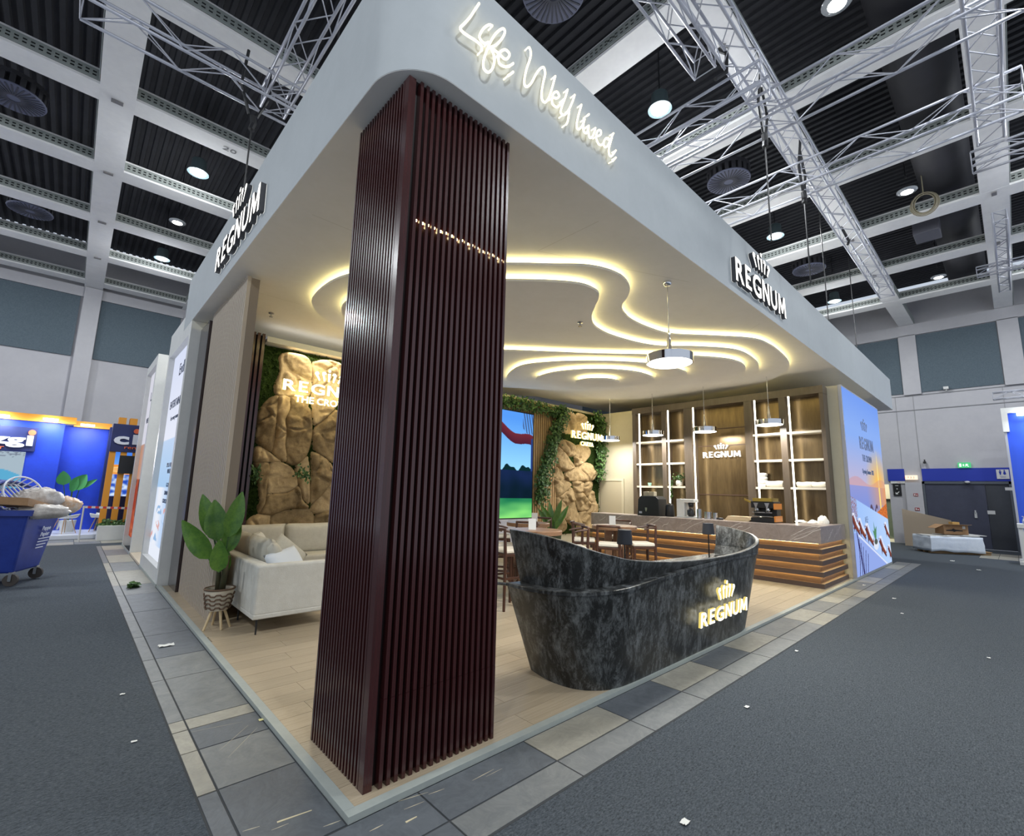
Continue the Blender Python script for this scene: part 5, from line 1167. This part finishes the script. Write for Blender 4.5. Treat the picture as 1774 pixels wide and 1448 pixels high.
# ================================================================== THE LEFT BACKGROUND
M_blue = mat('vivid_blue_wall', rgb(24, 62, 190), .5, rgb(20, 54, 176), scale=(2, 2, 2))
M_navy = mat('navy_board', rgb(30, 40, 92), .5)
M_orange = mat('orange_paint', rgb(224, 150, 44), .5)
M_lw = mat('logo_white', rgb(226, 228, 236), .5); M_lo = mat('logo_orange', rgb(240, 112, 70), .5)
bb = thing('rental_booth', 'vivid blue neighbouring booth with orange beam and white logo at far left', 'booth', (-2, 18, 0))
def bpl(u, v, y): p = ony(u, v, y); return p
YW = 18.6
a0 = ony(112, 745, YW).x; a1 = ony(189, 745, YW).x; zt_ = 3.48
MB().bx(a0, a1+.03, YW, YW+.1, 0, zt_).build('wall', M_blue, bb)
MB().bx(-6.2, a0, YW-.35, YW-.05, 0, zt_).build('wall', M_blue, bb)
MB().bx(a1, a1+.10, YW-.6, YW+.1, 0, zt_).build('wall_end', M_navy, bb)
MB().bx(-6.2, a0+.25, YW-.5, YW-.36, zt_, zt_+.22).bx(a0+.2, a1+.05, YW-.25, YW-.05, zt_-.05, zt_+.14).build('orange_beam', M_orange, bb)
MB().bx(-6.2, a1+.5, 16.5, YW+.2, 0, .11).build('floor_plate', mat('white_floor', rgb(214, 218, 226), .3), bb)
for u, v in ((2, 720), (88, 727), (152, 737)):
    p = ony(u, v, YW-.62); MB().bx(p.x-.17, p.x+.17, p.y-.1, p.y+.1, p.z-.02, p.z+.03).build('flood_lamp', emat('flood_glow', (.85, .93, 1, 1), 12), bb)
    light('flood_light', 'AREA', (p.x, p.y-.2, p.z-.05), 30, (.8, .88, 1), .4, (.5, 0, 0))
yl = YW-.37
pz = ony(58, 775, yl); q0 = ony(9, 773, yl); wz = ony(45, 772, yl).x-q0.x
f = frame((q0.x, yl, q0.z), (1, 0, 0), (0, 0, 1))
hgt = ony(60, 740, yl).z-ony(60, 769, yl).z
MB().prism([(-2.2, -.12), (ony(62, 770, yl).x-q0.x, -.12), (ony(62, 770, yl).x-q0.x, .62), (-2.2, .62)], 0, .05, f).build('logo_board', M_navy, bb, bevel=.01)
lettering('logo_letters', 'cızg', f, .30, 1.25, .05, .10, M_lw, bb, bold=.05, x=ony(43, 770, yl).x-q0.x-1.25, y=.09)
xi = ony(51, 770, yl).x-q0.x
MB().prism([(xi-.07, .05), (xi+.07, .05), (xi+.07, .36), (xi-.07, .36)], .05, .10, f).build('logo_letters', M_lw, bb)
MB().prism([(xi+.02+.085*math.cos(a*PI/8), .46+.085*math.sin(a*PI/8)) for a in range(16)], .05, .10, f).build('logo_dot', M_lo, bb)
lettering('logo_caption', 'rent a car', f, .12, .9, .05, .08, M_lo, bb, x=ony(8, 770, yl).x-q0.x-.9, y=-.08)
po = ony(45, 783, yl); pb_ = ony(0, 835, yl)
def poster(u, v):
    if v > .84 and noise.noise((u*30, v*60, 1)) > .12: return (130, 140, 160)
    d = math.hypot(u-.55, v-.0)
    return (104, 190, 232) if d < .55 else (186, 206, 220)
picture('poster', frame((po.x-1.7, yl-.006, po.z-1.1), (1, 0, 0), (0, 0, 1)), 1.7, 1.1, 60, 40, poster, print_mat('poster_print', .8), bb)
# logo gate with orange slats, planter, black screen
g0 = ony(197, 738, 16.0)
gt = thing('slat_gate', 'orange slat stand with navy logo board and black screen beside the blue booth', 'stand', (0, 16, 0))
gx = [ony(u, 860, 16.0).x for u in (183, 203, 224, 246)]
for x in gx: MB().bx(x-.075, x+.075, 15.95, 16.05, .42, 2.62).build('slat', M_orange, gt)
for x in (gx[0]+.12, gx[1]+.12, gx[2]+.1): MB().bx(x-.09, x+.09, 15.9, 16.25, 3.42, 3.62).build('roof_slat', M_orange, gt)
MB().bx(gx[0]-.08, gx[3]+.3, 15.9, 16.1, 2.58, 3.42).build('logo_board', M_navy, gt, bevel=.01)
f = frame((gx[0]-.02, 15.9, 2.6), (1, 0, 0), (0, 0, 1))
lettering('logo_letters', 'c', f, .34, .36, 0, .05, M_lw, gt, bold=.05, x=.0, y=.22)
MB().prism([(.44, .22), (.55, .22), (.55, .52), (.44, .52)], 0, .05, f).build('logo_letters', M_lw, gt)
MB().prism([(.51+.075*math.cos(a*PI/8), .63+.075*math.sin(a*PI/8)) for a in range(16)], 0, .05, f).build('logo_dot', M_lo, gt)
lettering('logo_letters', 'zgi', f, .34, .8, 0, .05, M_lw, gt, bold=.05, x=.64, y=.22)
lettering('logo_caption', 'rent a car', f, .10, .85, 0, .04, M_lo, gt, x=.27, y=.08)
p = ony(222, 805, 15.85); MB().bx(p.x-.22, p.x+.5, 15.84, 15.92, p.z-.27, p.z+.27).build('black_screen', M_black, gt)
p = ony(220, 835, 16.4)
def citypx(u, v):
    q = noise.noise((u*9, v*14, 2))
    if v < .5: return mix((40, 80, 190), (214, 232, 255), .5+1.4*q)
    if v < .72: return mix((240, 150, 60), (250, 214, 150), .5+2*noise.noise((u*2, v*60, 2)))
    return mix((110, 170, 250), (60, 120, 230), (v-.72)*3)
def citypx_(u, v): return (240, 150, 60) if .5 < v < .75 and math.sin(v*80) > 0 else ((70, 130, 240) if v > .5 else ((30, 60, 170) if math.sin(u*30)*math.sin(v*40) > 0 else (190, 220, 255)))
picture('bright_screen', frame((p.x-.45, 16.4, 1.25), (1, 0, 0), (0, 0, 1)), 1.1, 1.35, 40, 50, citypx, print_mat('city_print', 1.0), gt)
MB().bx(gx[0]-.02, gx[3]+.5, 16.42, 16.5, .1, 2.7).build('rear_board', M_navy, gt)
pln = thing('planter_box', 'white planter box with grass at the foot of the orange slats', 'planter', (.1, 15.8, 0))
MB().bx(gx[0]-.08, gx[3]+.4, 15.65, 16.15, 0, .42).build('box', M_white, pln, bevel=.01)
mb = MB(); leaf_cloud(mb, [(gx[0], 15.8, .45), (gx[3]+.3, 15.8, .45)], 500, .13, .08, 9, Vector((0, -1, .5))); mb.build('grass', [M_leaf, M_leaf2], pln, kind='stuff')
tp0, tp1 = ony(145, 880, 15.5), ony(222, 882, 15.5); tpe = thing('barrier_tape', 'red and white barrier tape stretched before the orange slats', 'tape', tp0)
for k in range(12):
    a = tp0.lerp(tp1, k/12); b = tp0.lerp(tp1, (k+1)/12); MB().add([a, b, b+Vector((0, 0, .06)), a+Vector((0, 0, .06)), a+Vector((0, .003, 0)), b+Vector((0, .003, 0)), b+Vector((0, .003, .06)), a+Vector((0, .003, .06))], [(0, 1, 2, 3), (7, 6, 5, 4), (0, 4, 5, 1), (3, 2, 6, 7)]).build('stripe', [M_white, mat('tape_red', rgb(206, 60, 60), .5)][k % 2], tpe)
MB().tube([tp1+Vector((0, 0, .06)), (tp1.x, tp1.y, .0)], .02, 8).build('post', M_white, tpe); MB().tube([tp0+Vector((0, 0, .06)), (tp0.x, tp0.y, 0)], .02, 8).build('post', M_white, tpe)
def shell_chair(label, x, y, rz):
    t = thing('shell_chair', label, 'chair', (x, y, .11)); M = T((x, y, .11)) @ RZ(rz)
    MB().grid(lambda u, v: M @ Vector(((u-.5)*.5*(1-.1*v), .22-.42*min(1, v*1.6)+.03*math.sin(u*PI)*(-1 if v > .6 else 0)-.06*max(0, v-.6), .45-.02*math.sin(PI*u)+max(0, v-.5)**1.1*.9+.12*abs(2*u-1)**3*(1-v))), 10, 14).build('seat_shell', M_white, t, smooth=True).modifiers.new('thick', 'SOLIDIFY').thickness = .02
    for sx in (-1, 1):
        for sy in (-1, 1): MB().tube([M @ Vector((sx*.1, sy*.1, .44)), M @ Vector((sx*.2, sy*.2, 0))], [.016, .011], 6).build('leg', mat('beech', rgb(176, 140, 100), .5), t)
p = ony(112, 905, 17.3); shell_chair('white shell chair half hidden behind the rubbish container', p.x, 17.3, -.9)
p = ony(174, 905, 17.6); shell_chair('white shell chair at the edge of the orange slats', p.x, 17.6, 1.2)
c = ony(128, 842, 17.9); fp = thing('palm_plant', 'green palm leaves before the blue booth wall', 'plant', (c.x, 17.9, .11))
MB().lathe([(.001, 0), (.16, 0), (.2, .35), (.18, .35)], 16, (c.x, 17.9, .11)).build('pot', M_white, fp)
for (u, v), (u2, v2), w_ in (((110, 840), (110, 816), .34), ((126, 848), (150, 822), .40), ((138, 846), (168, 830), .16), ((124, 852), (135, 826), .2)):
    b, t2 = ony(u, v, 17.9), ony(u2, v2, 17.8); MB().tube([Vector((c.x, 17.9, .4)), b], .012, 5).build('leaf_stem', M_leaf, fp); blade(b, t2, w_, .05, Vector((0, -1, .2))).build('leaf', mat('palm_green', rgb(70, 150, 84), .5), fp, smooth=True)

# --- rubbish container, overfull
A = onz(28, 1018, 0.0); A.z = 0; ex = Vector((.36, .93, 0)).normalized(); ey = Vector((-ex.y, ex.x, 0))
M_bin = mat('blue_bin_plastic', rgb(38, 62, 150), .42, rgb(30, 52, 134), scale=(3, 3, 3)); M_wheel = mat('grey_rubber', rgb(70, 64, 60), .7)
bn_ = thing('waste_container', 'blue wheeled waste container filled over the brim at the left edge', 'container', A)
Lx, Ly = 1.02, 1.25
fb_ = lambda a, b, z: A+ex*a+ey*b+Vector((0, 0, z))
def taper(x0, x1, y0, y1, z0, z1, e): return [fb_(x0+e, y0+e, z0), fb_(x1-e, y0+e, z0), fb_(x1-e, y1-e, z0), fb_(x0+e, y1-e, z0), fb_(x0, y0, z1), fb_(x1, y0, z1), fb_(x1, y1, z1), fb_(x0, y1, z1)]
BF = [(3, 2, 1, 0), (0, 1, 5, 4), (1, 2, 6, 5), (2, 3, 7, 6), (3, 0, 4, 7)]
zb_, zt2 = .20, 1.17
MB().add(taper(0, Lx, 0, Ly, zb_, zt2, .13), BF).build('body', M_bin, bn_, bevel=.03, seg=2).modifiers.new('thick', 'SOLIDIFY').thickness = .02
rim = MB()
for a in ((-.04, Lx+.04, -.04, .0), (-.04, Lx+.04, Ly, Ly+.04), (-.04, 0, 0, Ly), (Lx, Lx+.04, 0, Ly)):
    rim.add([fb_(x, y, z) for z in (zt2-.06, zt2+.03) for x, y in ((a[0], a[2]), (a[1], a[2]), (a[1], a[3]), (a[0], a[3]))], [(3, 2, 1, 0), (4, 5, 6, 7), (0, 1, 5, 4), (1, 2, 6, 5), (2, 3, 7, 6), (3, 0, 4, 7)])
rim.build('rim', M_bin, bn_)
for k in range(9): rim = MB().add([fb_(.05+k*.11, -.03, zt2-.06), fb_(.11+k*.11, -.03, zt2-.06), fb_(.08+k*.11, .0, zt2-.14)], [(0, 1, 2)]).build('rib', mat('bin_dark', rgb(24, 38, 96), .5), bn_)
for x, y in ((.15, .15), (Lx-.15, .15), (.15, Ly-.15), (Lx-.15, Ly-.15)):
    c = fb_(x, y, .095); w_ = MB().tube([c-ex*.025, c+ex*.025], .095, 18).build('wheel', M_wheel, bn_, smooth=True, sharp=40)
    MB().bx(-.05, .05, -.02, .02, .08, .22, M=T(fb_(x, y, 0)) @ RZ(math.atan2(ex.y, ex.x))).build('caster_fork', M_steel, bn_)
lid = MB(); lid.grid(lambda u, v: fb_(-.12+(Lx+.22)*u, .50+.8*v, zt2+.40+.06*v+.10*math.sin(PI*u)), 10, 8)
lid.build('lid', M_bin, bn_, smooth=True).modifiers.new('thick', 'SOLIDIFY').thickness = .03
fF = frame(fb_(.10, .045, .62), ex, Vector((0, 0, 1))-ey*.13)
for s_, y, w_ in (('Pappe', .33, .26), ('Papier', .23, .27)): lettering('bin_lettering', s_, fF, .07, w_, .012, .016, M_lw, bn_, bold=.02, x=.38, y=y-.1)
for k in range(4): MB().prism([(.36, .08-k*.05), (.74-.05*k, .08-k*.05), (.74-.05*k, .095-k*.05), (.36, .095-k*.05)], .008, .012, fF).build('small_print', M_lw, bn_)
MB().prism([(.86, .2), (.93, .2), (.93, .36), (.86, .36)], .0, .012, fF).build('sticker', M_lw, bn_)
# what lies in it: things of their own
def crumple(name, label, cat, c, r, m, seed, parent=None, sq=(1, 1, 1), am=.2):
    mb = MB(); c = Vector(c)
    def fn(u, v):
        d = Vector((math.cos(2*PI*u)*math.sin(PI*v), math.sin(2*PI*u)*math.sin(PI*v), math.cos(PI*v))); k = 1+am*noise.fractal(d*2.2+Vector((seed, 0, 0)), .7, 2, 4)+.12*abs(noise.noise(d*7+Vector((0, seed, 0))))
        return c+Vector((d.x*sq[0], d.y*sq[1], d.z*sq[2]))*r*k
    mb.grid(fn, 28, 16, wrap=True); return tag(mb.build(name, m, smooth=True), label, cat)
M_film = mat('milky_plastic', rgb(206, 200, 192), .35, rgb(176, 166, 156), scale=(7, 7, 7), bump=.5, bscale=(20, 20, 20))
M_film2 = mat('stained_plastic', rgb(196, 150, 104), .4, rgb(206, 192, 176), scale=(5, 5, 5), bump=.5, bscale=(20, 20, 20))
crumple('plastic_bag', 'milky plastic bag bulging over the right rim of the waste container', 'bag', fb_(.80, .25, 1.36), .24, M_film, 1, sq=(1.3, 1, .8))
crumple('plastic_bag', 'brown stained plastic bag hanging off the container corner', 'bag', fb_(1.06, .02, 1.24), .17, M_film2, 3, sq=(1.5, .9, .9))
crumple('plastic_bag', 'thin clear bag drooping over the front rim of the container', 'bag', fb_(.18, -.10, 1.17), .19, M_film, 6, sq=(1.7, .7, .6))
bk_ = thing('wire_basket', 'round tipped wire basket on top of the waste container', 'basket', fb_(.40, .35, 1.3))
cR = fb_(.42, .30, 1.46); ax = (Vector((.55, -.62, .35))).normalized(); a1_ = ax.orthogonal().normalized(); b1_ = ax.cross(a1_)
def ring(o, r, t, nm): MB().tube([cR+ax*o+(a1_*math.cos(q)+b1_*math.sin(q))*r for q in [k*2*PI/24 for k in range(24)]], t, 6, closed=True).build(nm, M_lw, bk_, smooth=True)
ring(.0, .30, .014, 'rim_ring'); ring(-.2, .25, .008, 'base_ring')
for k in range(20):
    q = k*2*PI/20; d = a1_*math.cos(q)+b1_*math.sin(q); MB().tube([cR+d*.30, cR-ax*.2+d*.25], .011, 5).build('wire', M_lw, bk_)
for k in range(9):
    o = -.24+.06*k; h_ = math.sqrt(max(.0, .25**2-o*o)); MB().tube([cR-ax*.2+a1_*o-b1_*h_, cR-ax*.2+a1_*o+b1_*h_], .012, 5).build('wire', M_lw, bk_)
tag(MB().add([fb_(*p) for p in [(-.1, .0, 1.28), (.62, -.02, 1.16), (.62, .40, 1.16), (-.1, .40, 1.30), (-.1, .0, 1.40), (.62, -.02, 1.27), (.62, .40, 1.25), (-.1, .40, 1.42)]], [(3, 2, 1, 0), (4, 5, 6, 7), (0, 1, 5, 4), (1, 2, 6, 5), (2, 3, 7, 6), (3, 0, 4, 7)]).build('cardboard_piece', mat('cardboard', rgb(170, 134, 98), .9, rgb(156, 122, 88), scale=(4, 4, 4))), 'flattened brown carton lying across the top of the waste container', 'cardboard')
tag(MB().add([fb_(*p) for p in [(.60, .0, 1.19), (.86, .0, 1.19), (.90, .18, 1.20), (.62, .2, 1.20), (.60, .0, 1.22), (.86, .0, 1.215), (.90, .18, 1.225), (.62, .2, 1.235)]], [(3, 2, 1, 0), (4, 5, 6, 7), (0, 1, 5, 4), (1, 2, 6, 5), (2, 3, 7, 6), (3, 0, 4, 7)]).build('wood_offcut', mat('pale_offcut', rgb(206, 190, 160), .8)), 'pale wood offcut on the container rim', 'offcut')
crumple('plastic_sheet', 'bluish plastic sheet lying on the floor under the waste container', 'plastic sheet', fb_(.6, .9, .06), .22, mat('blue_film', rgb(150, 180, 224), .3), 9, sq=(1.3, 1, .22))

# ================================================================== THE RIGHT BACKGROUND
M_card = MATS['cardboard']
def slab_between(p, q, h, t, name, label, cat, m):
    p, q = Vector(p), Vector(q); d = (q-p).normalized(); n = Vector((-d.y, d.x, 0))*t
    return tag(MB().add([p, q, q+n, p+n, p+Vector((0, 0, h[0])), q+Vector((0, 0, h[1])), q+n+Vector((0, 0, h[1])), p+n+Vector((0, 0, h[0]))], [(3, 2, 1, 0), (4, 5, 6, 7), (0, 1, 5, 4), (1, 2, 6, 5), (2, 3, 7, 6), (3, 0, 4, 7)]).build(name, m), label, cat)
slab_between((22.35, .62, 0), (22.35, -.75, 0), (1.38, 1.02), .03, 'cardboard_sheet', 'big brown cardboard sheet standing before the pillar and door', 'cardboard', mat('cardboard_flat', rgb(172, 156, 136), .9))
pg = Vector((20.55, -.72, 0)); pw_ = thing('wrapped_pallet', 'pallet load wrapped in crumpled white sheeting by the dark door', 'pallet', pg)
M_sheet = mat('white_sheeting', rgb(226, 234, 244), .5, rgb(212, 222, 236), scale=(3, 3, 3), bump=.4, bscale=(6, 6, 6))
e1 = Vector((.55, -.83, 0)).normalized(); e2 = Vector((-e1.y, e1.x, 0))
o0 = pg-e1*.72+e2*.0
def wfn(u, v):
    a = u*4; s = int(a) % 4; t = a-int(a); w2, d2 = .72, .5; c4 = [(-w2, -d2), (w2, -d2), (w2, d2), (-w2, d2)]; A_, B_ = c4[s], c4[(s+1) % 4]; x, y = A_[0]+(B_[0]-A_[0])*t, A_[1]+(B_[1]-A_[1])*t
    k = 1+.03*(1-v)+.03*noise.noise((u*20, v*3, 1)); z = .06+.12*abs(noise.noise((u*9, 0, 3)))*(1-v)+(.50+.03*noise.noise((u*8, 2, 2)))*v
    return pg+e1*x*k-e2*y*k*-1+Vector((0, 0, z))
MB().grid(wfn, 48, 6, wrap=True).build('sheeting', M_sheet, pw_, smooth=True, sharp=25).modifiers.new('thick', 'SOLIDIFY').thickness = .01
bxp = lambda x0, x1, y0, y1, z0, z1: MB().bx(x0, x1, y0, y1, z0, z1, M=T(pg) @ RZ(math.atan2(e1.y, e1.x)))
bxp(-.62, .62, -.42, .42, .10, .54).build('load', mat('pallet_load', rgb(200, 200, 196), .8), pw_)
for k, (a, b) in enumerate(((-.72, .1), (-.2, .70), (.3, .95))): bxp(a, b, -.50+.1*k, .3+.08*k, .555+.022*k, .575+.022*k).build('board', M_white, pw_)
for y in (-.3, 0, .3): bxp(-.7, .98, y-.05, y+.05, 0, .09).build('pallet_runner', mat('pallet_wood', rgb(172, 142, 104), .8), pw_)
bxp(.70, .98, -.4, .4, .09, .11).build('pallet_board', MATS['pallet_wood'], pw_)
cbx = thing('cardboard_box', 'open brown cardboard box on the white wrapped pallet', 'box', pg+Vector((0, 0, .62)))
for nm, a in (('side', (-.18, .50, -.24, -.23)), ('side', (-.18, .50, .23, .24)), ('side', (-.18, -.17, -.23, .23)), ('side', (.49, .50, -.23, .23))): bxp(a[0], a[1], a[2], a[3], .622, .93).build(nm, M_card, cbx)
bxp(-.17, .49, -.23, .23, .622, .63).build('bottom', M_card, cbx)
M_ = T(pg) @ RZ(math.atan2(e1.y, e1.x)); MB().add([M_ @ Vector(p) for p in [(-.18, -.24, .93), (-.18, .2, .93), (-.42, .2, .80), (-.42, -.24, .80), (-.18, -.24, .938), (-.18, .2, .938), (-.42, .2, .808), (-.42, -.24, .808)]], [(3, 2, 1, 0), (4, 5, 6, 7), (0, 1, 5, 4), (1, 2, 6, 5), (2, 3, 7, 6), (3, 0, 4, 7)]).build('flap', M_card, cbx)
MB().add([M_ @ Vector(p) for p in [(-.18, -.24, .93), (.5, -.24, .93), (.5, -.44, .95), (-.18, -.44, .95), (-.18, -.24, .938), (.5, -.24, .938), (.5, -.44, .958), (-.18, -.44, .958)]], [(3, 2, 1, 0), (4, 5, 6, 7), (0, 1, 5, 4), (1, 2, 6, 5), (2, 3, 7, 6), (3, 0, 4, 7)]).build('flap', M_card, cbx)
fxb = frame(M_ @ Vector((-.12, -.242, .70)), e1, (0, 0, 1))
MB().prism([(.0, .06), (.16, .08), (.2, .12), (.26, .08), (.46, .06), (.46, .03), (.28, .03), (.22, .0), (.18, .03), (0, .03)], 0, .003, fxb).build('printed_mark', M_black, cbx)
MB().prism([(.46, .11), (.54, .11), (.54, .2), (.46, .2)], 0, .003, fxb).build('label', M_white, cbx)
tag(bxp(.16, .36, -.1, .1, .945, 1.02).build('small_carton', mat('yellow_card', rgb(206, 164, 96), .9)), 'small yellowish carton on top of the open box', 'box')
# blue booth at the right edge with counter
rb = thing('blue_booth', 'blue lit booth wall cut by the right picture edge', 'booth', (20.6, -3.5, 0))
M_rblue = mat('azure_booth_wall', rgb(38, 82, 208), .5)
MB().bx(20.55, 20.65, -5.5, -2.45, 0, 4.55).build('wall', M_rblue, rb)
MB().bx(20.50, 20.55, -2.455, -2.40, 0, 4.2).build('corner_profile', M_alu, rb)
MB().bx(20.45, 20.75, -5.5, -2.38, 4.55, 4.72).bx(20.45, 20.62, -2.52, -2.38, 3.95, 4.55).build('lamp_rail', M_white, rb)
MB().bx(20.3, 20.48, -2.95, -2.72, 4.44, 4.52).build('flood_lamp', MATS['flood_glow'], rb)
light('booth_flood_light', 'AREA', (20.2, -3.1, 4.5), 45, (.85, .92, 1), .5, (0, .6, 0))
ct = thing('booth_counter', 'white edged navy counter at the right picture edge', 'counter', (19, -2.9, 0))
MB().bx(18.55, 19.25, -4.2, -2.40, 1.0, 1.12).build('counter_top', M_white, ct, bevel=.008)
MB().bx(18.6, 18.72, -2.52, -2.44, .08, 1.0).bx(18.6, 19.2, -2.44, -2.42, .08, 1.0).build('frame', M_white, ct)
MB().bx(18.68, 19.2, -4.2, -2.53, .08, .999).build('front_panel', mat('counter_navy', rgb(22, 32, 78), .4), ct)
MB().bx(18.35, 19.6, -4.2, -2.36, 0, .08).build('plinth', M_white, ct)
sb = thing('sanitizer_bottle', 'clear pump bottle on the counter at the right edge', 'bottle', (18.7, -2.55, 1.12))
MB().lathe([(.001, 1.12), (.035, 1.12), (.038, 1.22), (.015, 1.26), (.015, 1.28)], 14, (18.7, -2.55, 0)).build('bottle', mat('bottle_clear', rgb(210, 220, 228), .1, trans=.7), sb, smooth=True)
MB().tube([(18.7, -2.55, 1.28), (18.7, -2.55, 1.33), (18.65, -2.52, 1.33)], .008, 6).build('pump', M_white, sb)

# ================================================================== litter on the floor
def scrap(label, u, v, s, m, cat='scrap', z=.0):
    p = onz(u, v, z); mb = MB(); sd = u*.13
    mb.grid(lambda a, b: p+Vector(((a-.5)*s*1.5+.1*s*noise.noise((a*5, b*5, sd)), (b-.5)*s, .004+.28*s*abs(noise.noise((a*3, b*3, sd+4))))), 6, 5)
    tag(mb.build('paper_scrap', m, smooth=True), label, cat)
M_pap = mat('paper_white', rgb(226, 226, 220), .8)
for lb, u, v, s in (('white paper scrap on the dark carpet at the bottom right of centre', 1187, 1425, .035), ('folded white paper strip on the grey slabs left of the platform', 288, 1119, .09), ('tiny torn paper on the right carpet before the slabs', 1294, 1225, .03),
                    ('white scrap on the carpet near the end of the slab path', 1549, 1037, .05), ('white scrap on the carpet before the pallet', 1650, 972, .10), ('second pale scrap on the carpet right of the slab path end', 1696, 988, .09),
                    ('pale chip lying on the left carpet near the bottom', 232, 1285, .022), ('pale chip on the left carpet before the slabs', 212, 1203, .022), ('white scrap on the slabs near the lightbox corner', 1497, 1014, .05),
                    ('small paper bit on the right carpet in the middle distance', 1563, 1063, .035), ('white bit on the carpet far right', 1713, 1140, .03), ('tiny paper bit on the carpet below the desk end', 1380, 1128, .03)): scrap(lb, u, v, s, M_pap)
scrap('yellow crumpled scrap beside the platform edge at left', 455, 1247, .035, mat('paper_yellow', rgb(222, 214, 150), .8), z=.0)
p = onz(225, 1020, .0); mb = MB(); leaf_cloud(mb, [p+Vector((0, 0, .03)), p+Vector((.1, .1, .03))], 14, .08, .13, 4, Vector((0, 0, 1))); tag(mb.build('fallen_leaves', [M_leaf, M_leaf2]), 'green fallen leaf sprig on the slabs by the white lightbox frame', 'leaves')
sk = MB()
for u, v, u2, v2, w_ in ((560, 1432, 590, 1421, .004), (690, 1388, 742, 1372, .003), (700, 1402, 735, 1388, .003), (640, 1440, 664, 1428, .004), (742, 1376, 770, 1366, .003), (818, 1352, 856, 1332, .003), (842, 1345, 870, 1331, .002), (420, 1440, 450, 1431, .004), (470, 1438, 500, 1426, .003), (330, 1268, 420, 1250, .002), (380, 1300, 430, 1256, .002), (395, 1312, 446, 1260, .002), (1010, 1215, 1052, 1192, .003), (1075, 1190, 1100, 1178, .002), (1190, 1150, 1226, 1133, .002)):
    a, b = onz(u, v, .0032), onz(u2, v2, .0032); t = (b-a).cross(Vector((0, 0, 1))).normalized()*w_
    sk.add([a-t*.3, a+t*.3, (a+b)/2+t, b+t*.3, b-t*.3, (a+b)/2-t*.8], [(0, 1, 2, 3, 4, 5)])
sk.build('scratch_mark', mat('pale_scratch', rgb(188, 180, 156), .8), fl, kind='stuff')
for lb, u, v, u2, v2 in (('long pale splinter scratch on the corner slab', 480, 1425, 540, 1404), ('pale splinter on the slab right of the platform corner', 703, 1425, 722, 1415)):
    a, b = onz(u, v, .002), onz(u2, v2, .002); n_ = Vector((0, 0, .003)); t = (b-a).cross(Vector((0, 0, 1))).normalized()*.006
    tag(MB().add([a-t, a+t, b+t*.4, b-t*.4, a-t+n_, a+t+n_, b+t*.4+n_, b-t*.4+n_], [(3, 2, 1, 0), (4, 5, 6, 7), (0, 1, 5, 4), (1, 2, 6, 5), (2, 3, 7, 6), (3, 0, 4, 7)]).build('wood_splinter', mat('pale_splinter', rgb(206, 194, 160), .8)), lb, 'splinter')
